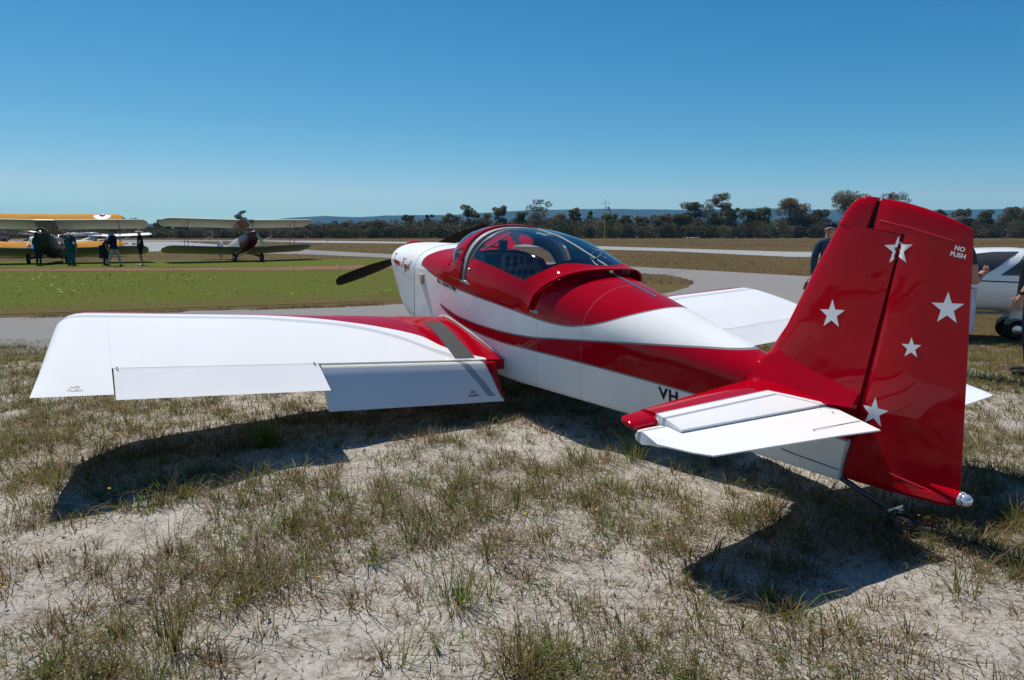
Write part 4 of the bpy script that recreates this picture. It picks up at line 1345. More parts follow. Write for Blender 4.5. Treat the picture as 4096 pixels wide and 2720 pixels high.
# ================================================================== foliage
def leaf_mat(name, trans=.25):
    m, nt, b = new_mat(name); setp(b, None, .65, spec=.25)
    at = nd(nt, 'ShaderNodeAttribute'); at.attribute_name = 'tint'
    nt.links.new(at.outputs['Color'], b.inputs['Base Color'])
    tl = nd(nt, 'ShaderNodeBsdfTranslucent'); nt.links.new(at.outputs['Color'], tl.inputs['Color'])
    mx = nd(nt, 'ShaderNodeMixShader'); mx.inputs[0].default_value = trans
    out = nt.nodes['Material Output']
    nt.links.new(b.outputs[0], mx.inputs[1]); nt.links.new(tl.outputs[0], mx.inputs[2]); nt.links.new(mx.outputs[0], out.inputs['Surface'])
    return m
M_leaf = leaf_mat('leaves', .42)
M_blade = leaf_mat('grass_blades', .5)
M_bark = mat('bark', (.11, .095, .08), .9, amt=.3, scale=3)

def quads_mesh(name, C, S, tint, m, rng_, aspect=.6):
    """leaf clumps: one bent quad (two triangles each side) per centre, random facing"""
    n = len(C)
    u = rng_.normal(size=(n, 3)); u /= np.linalg.norm(u, axis=1)[:, None]
    w = rng_.normal(size=(n, 3)); w -= (w * u).sum(1)[:, None] * u; w /= np.linalg.norm(w, axis=1)[:, None]
    S = np.asarray(S)[:, None]
    a = C - u * S * .5; b_ = C + w * S * aspect * .5; c = C + u * S * .5; d = C - w * S * aspect * .5
    co = np.stack([a, b_, c, d], 1).reshape(-1, 3)
    q = np.arange(4 * n).reshape(n, 4)
    me = bpy.data.meshes.new(name); np_mesh(me, co, q)
    at = me.attributes.new('tint', 'FLOAT_COLOR', 'POINT')
    col = np.concatenate([np.repeat(tint, 4, 0), np.ones((4 * n, 1))], 1)
    at.data.foreach_set('color', col.astype(np.float32).ravel())
    me.materials.append(m)
    return me
def blob_points(rng_, c, r, n, shell=.55):
    v = rng_.normal(size=(n, 3)); v /= np.linalg.norm(v, axis=1)[:, None]
    rad = (shell + (1 - shell) * rng_.random(n) ** .7)[:, None]
    return np.asarray(c) + v * np.asarray(r) * rad
TREE_MESHES = {}
def make_tree(name, label, x, y, top, width, tint, seed, openness=0.0, lean=0.0, low=.25):
    low = .04 if openness < .22 else low
    rg = np.random.default_rng(seed)
    H = top - FARZ
    T = thing(name, label, 'tree', (x, y, FARZ), 0, 'trees along the far edge of the airfield')
    mb = MB()
    base_r = .022 * H + .08
    fork = H * rg.uniform(.28, .4)
    mb.tube([(0, 0, -.3), (lean * H * .1, 0, fork * .5), (lean * H * .2, 0, fork)], [base_r, base_r * .75, base_r * .55], 7)
    tips = []
    nl = 5 if openness < .5 else 8
    for k in range(nl):
        a = 2 * math.pi * k / nl + rg.uniform(-.4, .4)
        rr = width * .5 * rg.uniform(.35, .85); hh = H * rg.uniform(.55, .95)
        p0 = (lean * H * .2, 0, fork * rg.uniform(.7, 1)); p1 = (p0[0] + rr * .5 * math.cos(a), rr * .5 * math.sin(a), (fork + hh) / 2 + H * .04); p2 = (p0[0] + rr * math.cos(a) + lean * H * .15, rr * math.sin(a), hh)
        mb.tube([p0, p1, p2], [base_r * .4, base_r * .26, base_r * .1], 5)
        tips.append(p2)
    mb.build('trunk', M_bark, T, 60)
    C = []; S = []; Tn = []
    blobs = [(t, width * .17 * rg.uniform(.8, 1.25)) for t in tips]
    nb = int(18 * (1 - openness) + 5)
    for k in range(nb):
        zz = H * rg.uniform(low + .1, .93); ww = width * .42 * math.sin(math.pi * min(.95, max(.12, (zz / H - low * .5) / (1 - low * .5)) ** .85)) ** .6
        a = rg.uniform(0, 2 * math.pi); q_ = rg.random() ** .5
        blobs.append(((ww * q_ * math.cos(a) + lean * zz * .2, ww * q_ * math.sin(a), zz), width * .16 * rg.uniform(.7, 1.3)))
    for c, r in blobs:
        n = int((130 if openness < .5 else 60) * (r / 1.2 + .4))
        c = (c[0], c[1], min(c[2], H - r * .75))
        p = blob_points(rg, c, (r * 1.1, r * 1.1, r * .78), n, .45)
        C.append(p); S.append(rg.uniform(.35, .8, n))
        f = rg.uniform(.65, 1.3)
        Tn.append(np.asarray(tint)[None] * f * rg.uniform(.7, 1.35, n)[:, None] * (1 + rg.normal(0, .06, (n, 3))))
    me = quads_mesh('crown', np.concatenate(C), np.concatenate(S), np.clip(np.concatenate(Tn), .005, .3), M_leaf, rg)
    o = bpy.data.objects.new('crown', me); link(o); o.parent = T
    return T
OL = (.125, .112, .046); GR = (.088, .100, .030); BR = (.165, .128, .070); GY = (.15, .135, .088)
TREES = [
 (-117.2, 300, 12.3, 5.0, GR, .55, 'tall open tree rising above the biplane upper wing'),
 (-26.3, 300, 10.6, 6.5, OL, .2, 'lower bushy tree at the left of a close pair left of the cockpit'),
 (-17.8, 296, 13.9, 8.0, OL, .35, 'spreading olive tree left of the round crowned one above the cowling'),
 (-5.3, 298, 14.3, 8.5, OL, .3, 'round crowned olive tree above the windscreen'),
 (12.0, 300, 16.6, 10.5, GY, .8, 'thin grey tree with bare fan of branches above the canopy'),
 (27.0, 300, 13.2, 7.0, BR, .2, 'small brownish round tree right of the bare fan tree'),
 (34.1, 304, 11.9, 3.6, GR, .1, 'small dark pointed conifer beside the yellow mast'),
 (77.8, 300, 15.2, 11.0, OL, .25, 'broad tree left of the tallest open crowned tree'),
 (88.3, 296, 19.0, 12.5, OL, .45, 'tallest open crowned gum tree left of the red fin'),
 (102.6, 300, 12.6, 8.5, GR, .25, 'low dark tree between two big gum trees'),
 (117.3, 292, 16.8, 14.0, BR, .12, 'big dense rounded brownish tree left of the man in the cap'),
 (139.4, 288, 19.6, 17.0, BR, .1, 'largest dense tree just left of the top of the red fin'),
 (162.7, 296, 19.6, 12.0, OL, .5, 'open tree showing just right of the top of the fin'),
 (194.1, 300, 12.4, 9.5, OL, .3, 'flat topped tree above the grey cap by the rudder'),
 (216.4, 300, 13.2, 14.0, OL, .4, 'wide low tree at the right edge above the white aeroplane'),
 (-45.0, 300, 9.9, 6.0, GR, .2, 'small tree standing just proud of the scrub above the taxiway'),
 (-36.6, 302, 10.1, 4.5, OL, .2, 'narrow small tree just left of the propeller cowling'),
 (-205.0, 300, 7.2, 9.0, GR, .1, 'dark dome tree far left behind the maroon tailed aeroplane'),
 (-166.0, 300, 8.6, 9.0, GR, .1, 'dark tree behind the yellow wing tip'),
 (-150.0, 298, 7.8, 7.0, GR, .15, 'small dark tree between the two biplanes'),
 (-112, 298, 7.6, 10.0, OL, .1, 'low dense tree behind the moored biplane cockpit'),
]
r9 = random.Random(19)
MARKS = [(-117, 'the tall tree above the silver biplane'), (-17.8, 'the spreading tree above the cowling'), (12, 'the bare fan tree'), (33.4, 'the yellow mast'), (88, 'the tallest open gum tree'), (117.3, 'the big brownish tree'), (139.4, 'the largest tree by the fin top'), (194, 'the tree above the grey cap'), (216.4, 'the wide tree at the right edge'), (-166, 'the dark tree behind the wing tip')]
FILL = [-96, -88, -70, -61, -55, -13, 4, 20, 42, 49, 56, 62, 68, 72, 96, 109, 126, 132, 148, 154, 172, 180, 187, 204, 226, 234, -128, -140, -175, -190]
def mark_of(x): return min(MARKS, key=lambda m_: abs(m_[0] - x))
for x in FILL:
    mk = mark_of(x); left = x < mk[0]
    same = sorted([q for q in FILL if mark_of(q) is mk and (q < mk[0]) == left], key=lambda q: abs(q - mk[0]))
    k_ = same.index(x)
    lab = 'low rounded tree in the scrub, %s %s of %s' % (('nearest', 'second', 'third', 'fourth', 'fifth', 'sixth')[k_], 'left' if left else 'right', mk[1])
    low_ = x < -40
    TREES.append((x + r9.uniform(-1.5, 1.5), r9.uniform(292, 306), (r9.uniform(6.0, 7.6) if low_ else r9.uniform(9.2, 11.6) if x < 90 else r9.uniform(10.5, 13.5)), r9.uniform(5.5, 9.5), r9.choice([OL, GR, OL, BR]), r9.uniform(.05, .25), lab))
for i, (x, y, t, w, tint, op, lab) in enumerate(TREES):
    make_tree('conifer' if 'conifer' in lab else 'gum_tree', lab, x, y, t, w, tint, 100 + i, op)

# scrub: the continuous dark belt under and between the trees
rg = np.random.default_rng(11)
BT = [(-330, 5), (-221, 4.6), (-159, 5.0), (-131, 5.3), (-101, 6.1), (-79, 6.7), (-52, 8.2), (-34, 8.0), (-6, 8.9), (22, 9.3), (50, 8.9), (75, 8.4), (106, 8.9), (198, 7.6), (221, 9.6), (330, 9)]
C = []; S = []; Tn = []
x = -325.0
while x < 325:
    top = np.interp(x, [b_[0] for b_ in BT], [b_[1] for b_ in BT]) - FARZ
    for row, (yy, hf) in enumerate(((rg.uniform(278, 286), .62), (rg.uniform(288, 296), .85), (rg.uniform(299, 308), 1.0))):
        h = top * hf * rg.uniform(.82, 1.16); wv = rg.uniform(2.4, 4.6)
        n = int(240 + 70 * wv)
        c = (x + rg.uniform(-1.6, 1.6), yy, FARZ + h * .48)
        p = blob_points(rg, c, (wv, wv * .9, h * .52), n, .62)
        p[:, 2] = np.maximum(p[:, 2], FARZ + .1)
        C.append(p); S.append(rg.uniform(.35, .85, n))
        base = np.array([OL, GR, BR, OL, (.10, .08, .05)][rg.integers(0, 5)]) * rg.uniform(.5, .9)
        Tn.append(base[None] * rg.uniform(.75, 1.25, n)[:, None])
    x += rg.uniform(2.2, 3.8)
me = quads_mesh('scrub', np.concatenate(C), np.concatenate(S), np.clip(np.concatenate(Tn), .005, .3), M_leaf, rg, .7)
scrub = bpy.data.objects.new('scrub_belt', me); link(scrub); scrub['kind'] = 'stuff'

# ================================================================== grass
def blades(name, X, Y, Hh, Wd, lean, ang, tint, m, obj_kind='stuff', curl=.35, base_z=None):
    """curved tapering blades, three triangles each"""
    n = len(X)
    Z = zg(X, Y) if base_z is None else base_z
    dx, dy = np.cos(ang), np.sin(ang)
    fx, fy = -dy, dx                                   # width direction
    B = np.stack([X, Y, Z - .004], 1)
    up = np.zeros((n, 3)); up[:, 2] = 1
    d = np.stack([dx, dy, np.zeros(n)], 1); f = np.stack([fx, fy, np.zeros(n)], 1)
    M_ = B + up * (Hh * .55)[:, None] + d * (Hh * lean * .35)[:, None]
    T_ = B + up * (Hh * (1 - curl * lean * .5))[:, None] + d * (Hh * lean)[:, None]
    w = Wd[:, None]
    co = np.stack([B - f * w * .5, B + f * w * .5, M_ + f * w * .42, M_ - f * w * .42, T_], 1).reshape(-1, 3)
    k = (np.arange(n) * 5)[:, None]
    q = np.concatenate([k + np.array([[0, 1, 2]]), k + np.array([[0, 2, 3]]), k + np.array([[3, 2, 4]])], 0)
    me = bpy.data.meshes.new(name); np_mesh(me, co, q)
    at = me.attributes.new('tint', 'FLOAT_COLOR', 'POINT')
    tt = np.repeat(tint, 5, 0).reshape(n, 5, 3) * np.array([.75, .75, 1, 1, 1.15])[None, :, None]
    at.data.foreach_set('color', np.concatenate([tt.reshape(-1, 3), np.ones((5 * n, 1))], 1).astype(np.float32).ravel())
    me.materials.append(m)
    o = bpy.data.objects.new(name, me); link(o); o['kind'] = obj_kind
    return o
rg = np.random.default_rng(5)
DRY = np.array([.28, .185, .088]); STRAW = np.array([.42, .34, .21]); OLIVE = np.array([.165, .148, .032]); GREEN = np.array([.105, .175, .018]); BROWN = np.array([.145, .078, .040]); LUSH = np.array([.10, .185, .016])
def cover(x, y):
    """how grassy the sand is here, 0..1"""
    n = .25 * vnoise(x, y, .6, 21) + .40 * vnoise(x, y, 1.9, 22) + .35 * vnoise(x, y, 4.3, 23)
    return np.clip((n - .38) * 2.9 + np.clip((y - 4.8) / 7, -.12, .45), 0, 1)
def frustum(n, y0, y1, rg, pad=.5, pw=1.0):
    y = y0 + (y1 - y0) * rg.random(n) ** pw
    x = (rg.random(n) * 2 - 1) * (.80 * y + pad)
    return x, y
BX = []; BY = []; BH = []; BW = []; BL = []; BA = []; BT_ = []
def put(x, y, h, w, l, a, t):
    BX.append(x); BY.append(y); BH.append(h); BW.append(w); BL.append(l); BA.append(a); BT_.append(t)
def mixcol(rg, n, pal, wts):
    i = rg.choice(len(pal), n, p=np.asarray(wts) / sum(wts))
    return np.asarray(pal)[i] * rg.uniform(.65, 1.35, n)[:, None]
# tufts
nt_ = 12500
tx, ty = frustum(nt_, 1.75, 9.6, rg, .6, .8)
keep = (rg.random(nt_) < .13 + .87 * cover(tx, ty))
tx, ty = tx[keep], ty[keep]
for x0, y0 in zip(tx, ty):
    kind = rg.random()
    near_ = y0 < 4.5
    if kind < .50:      # brown dry tuft
        n = int(rg.uniform(16, 44)); pal, wt, hh = [DRY, BROWN, OLIVE, STRAW], [4, 4, 2.2, 1.6], rg.uniform(.045, .10)
    elif kind < .82:    # olive mixed tuft
        n = int(rg.uniform(18, 50)); pal, wt, hh = [OLIVE, GREEN, DRY, BROWN], [4, 3, 2, 1], rg.uniform(.05, .125)
    elif kind < .94:    # low green rosette
        n = int(rg.uniform(18, 40)); pal, wt, hh = [GREEN, LUSH, OLIVE], [3, 2, 2], rg.uniform(.03, .07)
    else:               # wiry tall stems
        n = int(rg.uniform(10, 26)); pal, wt, hh = [OLIVE, GREEN, BROWN, DRY], [3, 2, 2, 1], rg.uniform(.10, .22)
    if not near_: n = int(n * .7)
    sp = rg.uniform(.02, .075) * (1.2 if kind < .82 else .8)
    a = rg.uniform(0, 2 * math.pi, n)
    rr = np.abs(rg.normal(0, sp, n))
    hf = hh * rg.uniform(.35, 1.15, n)
    put(x0 + rr * np.cos(a), y0 + rr * np.sin(a), hf, rg.uniform(.0022, .0044, n) * (1 + .10 * max(0, y0 - 3)), np.clip(rr / sp * .6 + rg.uniform(.15, 1.3, n), 0, 2.2 if hh < .12 else 1.3), a + rg.normal(0, .5, n), mixcol(rg, n, pal, wt))
# loose short blades everywhere, thicker where grassy
n = 190000
x, y = frustum(n, 1.75, 10.2, rg, .6, .85)
k = rg.random(n) < .10 + .75 * cover(x, y)
x, y = x[k], y[k]; n = len(x)
put(x, y, rg.uniform(.012, .055, n), rg.uniform(.0018, .0036, n) * (1 + .10 * np.maximum(0, y - 3)), rg.uniform(.1, 1.6, n), rg.uniform(0, 6.28, n), mixcol(rg, n, [DRY, BROWN, OLIVE, GREEN, STRAW], [4, 4, 3, 1.6, 1.6]))
# fallen straw, lying almost flat
n = 180000
x, y = frustum(n, 1.75, 9.6, rg, .6, .75)
k = rg.random(n) < .25 + .55 * cover(x, y)
x, y = x[k], y[k]; n = len(x)
put(x, y, rg.uniform(.005, .014, n), rg.uniform(.002, .0042, n), rg.uniform(2.2, 6.5, n), rg.uniform(0, 6.28, n), mixcol(rg, n, [STRAW, DRY, BROWN, np.array([.07, .048, .032])], [5, 4, 3, 1.5]))
cat_ = np.concatenate
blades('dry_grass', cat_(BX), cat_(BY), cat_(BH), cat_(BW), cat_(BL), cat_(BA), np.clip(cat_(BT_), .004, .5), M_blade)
# verge and lawn texture further off
n = 90000
x, y = frustum(n, 9.0, 34, rg, 2, 1.4)
inlawn = (y > 13.6 + (x + 9.6) * .43 + .4) & (x < 3)
nearv = (y < 8.9 + (x + 6.5) * .45)
k = inlawn | nearv
x, y = x[k], y[k]; n = len(x); lw = inlawn[k]
grn = mixcol(rg, n, [LUSH * .9, GREEN, np.array([.11, .12, .03]), DRY * .8], [3, 3, 2, 1.6]); dry_ = mixcol(rg, n, [DRY, BROWN, OLIVE, STRAW], [3, 3, 3, 1])
edge = np.clip((y - (13.6 + (x + 9.6) * .43)) / 3.0, 0, 1)
tint = np.where((lw & (rg.random(n) < edge))[:, None], grn, dry_)
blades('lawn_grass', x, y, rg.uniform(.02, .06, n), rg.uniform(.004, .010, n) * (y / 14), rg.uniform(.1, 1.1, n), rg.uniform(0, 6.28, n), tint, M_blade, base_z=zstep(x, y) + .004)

n = 26000
t = rg.random(n); side = rg.random(n)
ex = np.where(side < .5, -30 + 60 * t, -10 + 14 * t)
ey = np.where(side < .5, 8.95 + (ex + 6.5) * .452, 12.75 + (ex + 9.6) * .385)
off = rg.normal(0, .16, n) + np.where(side < .5, -.10, .12)
x = ex - off * .41; y = ey + off * .91
k = (np.abs(x) < .8 * y + 1) & (vnoise(x, y, 1.3, 41) > .35) & (y < 24)
x, y = x[k], y[k]; n = len(x)
blades('verge_grass', x, y, rg.uniform(.02, .07, n), rg.uniform(.005, .010, n), rg.uniform(.1, 1.2, n), rg.uniform(0, 6.28, n), mixcol(rg, n, [DRY, BROWN, OLIVE, STRAW], [3, 3, 3, 1]), M_blade, base_z=zstep(x, y) + .008)

# coarse dry tussocks over the open field
n = 120000
y = 22 + 190 * rg.random(n) ** 1.6; x = (rg.random(n) * 2 - 1) * (.80 * y + 4)
k = vnoise(x, y, .16, 51) * .6 + vnoise(x, y, .7, 52) * .4 > rg.uniform(.25, .75, n)
for poly in OUTLINES:
    k &= ~inside(x, y, poly)
x, y = x[k], y[k]; n = len(x)
f_ = np.clip(y / 40, .7, 3.2)
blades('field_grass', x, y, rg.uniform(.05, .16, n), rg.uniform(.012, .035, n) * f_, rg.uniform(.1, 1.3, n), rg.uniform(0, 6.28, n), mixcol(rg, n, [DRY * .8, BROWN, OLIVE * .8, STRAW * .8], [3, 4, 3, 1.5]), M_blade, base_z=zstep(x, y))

# small flowers: yellow daisies in the turf and capeweed on the lawn
def flowers(name, x, y, z, r, col, up=None):
    V = []; F = []
    for xi, yi, zi, ri in zip(x, y, z, r):
        k = len(V); a0 = random.uniform(0, 6.28); tx_, ty_ = random.uniform(-.4, .4), random.uniform(-.5, .1)
        V.append((xi, yi, zi + ri * .15))
        for i in range(6):
            a = a0 + i * math.pi / 3
            V.append((xi + ri * math.cos(a), yi + ri * math.sin(a), zi + ri * (tx_ * math.cos(a) + ty_ * math.sin(a))))
        F += [(k, k + 1 + i, k + 1 + (i + 1) % 6) for i in range(6)]
    return mobj(name, V, F, mat(name + '_petal', col, .7, amt=.1), None, 0, kind='stuff')
n = 330
x, y = frustum(n, 2.2, 8.5, rg, .3, .8); k = rg.random(n) < .35 + .6 * cover(x, y); x, y = x[k], y[k]
flowers('daisies', x, y, zg(x, y) + rg.uniform(.05, .13, len(x)), rg.uniform(.005, .009, len(x)), (.55, .27, .01))
n = 120
x, y = frustum(n, 2.2, 6.5, rg, .3, .8)
flowers('lilac_flowers', x, y, zg(x, y) + rg.uniform(.03, .08, n), rg.uniform(.004, .006, n), (.30, .25, .45))
n = 900
x = rg.uniform(-26, -2, n); y = rg.uniform(17.5, 27.5, n)
k = vnoise(x, y, .45, 31) + (x < -10) * .18 - (y > 26) * .1 + rg.uniform(-.25, .25, n) > .62
x, y = x[k], y[k]
flowers('capeweed', x, y, np.full(len(x), FARZ + .05), rg.uniform(.02, .045, len(x)), (.50, .42, .02))
# dry leaves and crumbs lying on the sand
V = []; F = []
n = 7000
x, y = frustum(n, 1.8, 7.5, rg, .3, .75)
for xi, yi in zip(x, y):
    zi = float(zg(xi, yi)) + .004; a = random.uniform(0, 6.28); l = random.choice((random.uniform(.002, .006), random.uniform(.002, .006), random.uniform(.005, .015))); w = l * random.uniform(.3, .6); k = len(V)
    ca, sa = math.cos(a), math.sin(a)
    V += [(xi - l * ca, yi - l * sa, zi + random.uniform(0, .008)), (xi + w * sa, yi - w * ca, zi), (xi + l * ca, yi + l * sa, zi + random.uniform(0, .012)), (xi - w * sa, yi + w * ca, zi)]
    F.append((k, k + 1, k + 2, k + 3))
mobj('leaf_litter', V, F, mat('dead_leaf', (.075, .05, .032), .8, amt=.4, scale=30), None, 0, kind='stuff')
# standing tall tuft at the rim of the wing shadow
def tuft(x0, y0, label, seed, hh=.30, n=150, green=.6):
    r2 = np.random.default_rng(seed)
    a = r2.uniform(0, 6.28, n); rr = np.abs(r2.normal(0, .075, n))
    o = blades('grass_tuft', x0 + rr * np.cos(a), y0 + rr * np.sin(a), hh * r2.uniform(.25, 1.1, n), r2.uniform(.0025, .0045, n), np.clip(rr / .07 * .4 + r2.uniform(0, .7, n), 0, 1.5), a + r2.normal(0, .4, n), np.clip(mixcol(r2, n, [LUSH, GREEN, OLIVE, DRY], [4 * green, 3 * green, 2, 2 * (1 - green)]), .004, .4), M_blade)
    del o['kind']
    tag(o, label, 'grass', 'standing grass tufts')
tuft(-1.62, 4.35, 'tall bright green grass tuft at the edge of the wing shadow', 1, .30, 170, .9)
tuft(.77, 4.18, 'grey green grass tuft beside the tailplane shadow', 2, .2, 140, .5)
tuft(-.2, 2.45, 'dark spreading grass tuft in the middle of the sand', 3, .16, 170, .6)
tuft(-1.15, 2.15, 'wiry brown grass tuft near the bottom edge of the sand', 4, .2, 120, .2)

# ================================================================== air
mb = MB(); mb.box((0, 3250, 120), (14000, 7500, 246))
m = bpy.data.materials.new('haze_air'); m.use_nodes = True; nt = m.node_tree; nt.nodes.clear()
o_ = nt.nodes.new('ShaderNodeOutputMaterial'); v_ = nt.nodes.new('ShaderNodeVolumePrincipled')
v_.inputs['Color'].default_value = (.22, .60, 1.0, 1); v_.inputs['Density'].default_value = .9e-4; v_.inputs['Anisotropy'].default_value = 0.0
nt.links.new(v_.outputs[0], o_.inputs['Volume'])
hz = mb.build('haze', m, None, 0); hz['kind'] = 'stuff'
# ================================================================== other aircraft
def frame(fwd):
    """rotation about z so that local -x (the nose) points along fwd"""
    return math.atan2(-fwd[1], -fwd[0])
def yel(n, c, **k): return mat(n, c, k.pop('rough', .45), **k)
M_yellow = mat('yellow_fabric', (.52, .24, .025), .7, amt=.12, scale=3, spec=.03)
M_cream = mat('cream_fabric', (.52, .52, .46), .7, amt=.08, spec=.03)
M_silver = mat('silver_fabric', (.50, .51, .51), .6, amt=.1, spec=.06)
M_maroon = mat('maroon_paint', (.10, .006, .018), .35, coat=.5)
M_blue = mat('blue_paint', (.03, .10, .30), .35, coat=.5)
M_wood = mat('varnished_wood', (.26, .13, .045), .35, coat=.6, scale=4, amt=.25)
M_strut = mat('brown_strut', (.14, .055, .03), .45, amt=.1)
M_olive = mat('olive_drab', (.05, .05, .025), .6)
M_wire = mat('rigging_wire', (.45, .45, .43), .35, metal=.8)
M_navy = mat('navy_paint', (.02, .03, .10), .4)

def bi_foil(n=7, t=.10):
    us = [.5 * (1 - math.cos(math.pi * k / n)) for k in range(n + 1)]
    yt = lambda u: 5 * t * (.2969 * u**.5 - .126 * u - .3516 * u**2 + .2843 * u**3 - .1036 * u**4)
    cam = lambda u: .05 * 4 * u * (1 - u)
    up = [(u, cam(u) + yt(u)) for u in us]; dn = [(u, cam(u) - yt(u) * .8) for u in us[::-1][1:-1]]
    return up + dn
def panel(name, y0, y1, xle, ch, z, dih, m_top, m_bot, parent, sweep=0.0, ribs=0, tip=.5, label=None, inc=0.0):
    """fabric wing panel with rounded tip; ribs>0 scallops the skin between ribs"""
    f = bi_foil(); s = 1 if y1 > y0 else -1
    L = abs(y1 - y0); ys = []
    nr = ribs or 6
    for k in range(nr):
        ys += [k / nr, (k + .5) / nr] if ribs else [k / nr]
    ys = [y for y in ys if y < 1 - tip / L] + list(1 - tip / L + tip / L * np.sin(np.linspace(0, math.pi / 2, 7)))
    rings = []
    for i, t in enumerate(ys):
        y = y0 + (y1 - y0) * t
        q = max(0, (t - (1 - tip / L)) / (tip / L))
        a = ch * .42 * (1 - math.sqrt(max(0, 1 - q ** 2))) if q else 0
        b_ = ch * .58 * (1 - math.sqrt(max(0, 1 - (q * .999) ** 2.2))) if q else 0
        sc = 1 - (.04 if ribs and (round(t * nr * 2) % 2) and q == 0 else 0)
        c = max(.02, ch - a - b_)
        rings.append([(xle + sweep * abs(y) + a + u * c, y, z + dih * abs(y) + w * c * sc - math.tan(R(inc)) * (a + u * c - .3 * ch)) for u, w in f])
    mb = MB(); mb.loft(rings)
    o = mb.build(name, [m_top, m_bot], parent, 40, label=label)
    mi = [1 if p.normal.z < -.05 else 0 for p in o.data.polygons]
    o.data.polygons.foreach_set('material_index', mi)
    return o

def wheel(parent, c, r, w, hubm=None, spin='y'):
    mb = MB(); mb.lathe([(r * .55, -w * .45), (r * .85, -w * .5), (r * .97, -w * .32), (r, 0), (r * .97, w * .32), (r * .85, w * .5), (r * .55, w * .45)], c, spin, 20)
    o = mb.build('wheel', M_rubber, parent, 40)
    mb = MB(); mb.lathe([(r * .08, -w * .55), (r * .55, -w * .42), (r * .55, w * .42), (r * .08, w * .55)], c, spin, 14)
    mb.build('wheel_hub', hubm or M_metal, o, 40)
    return o

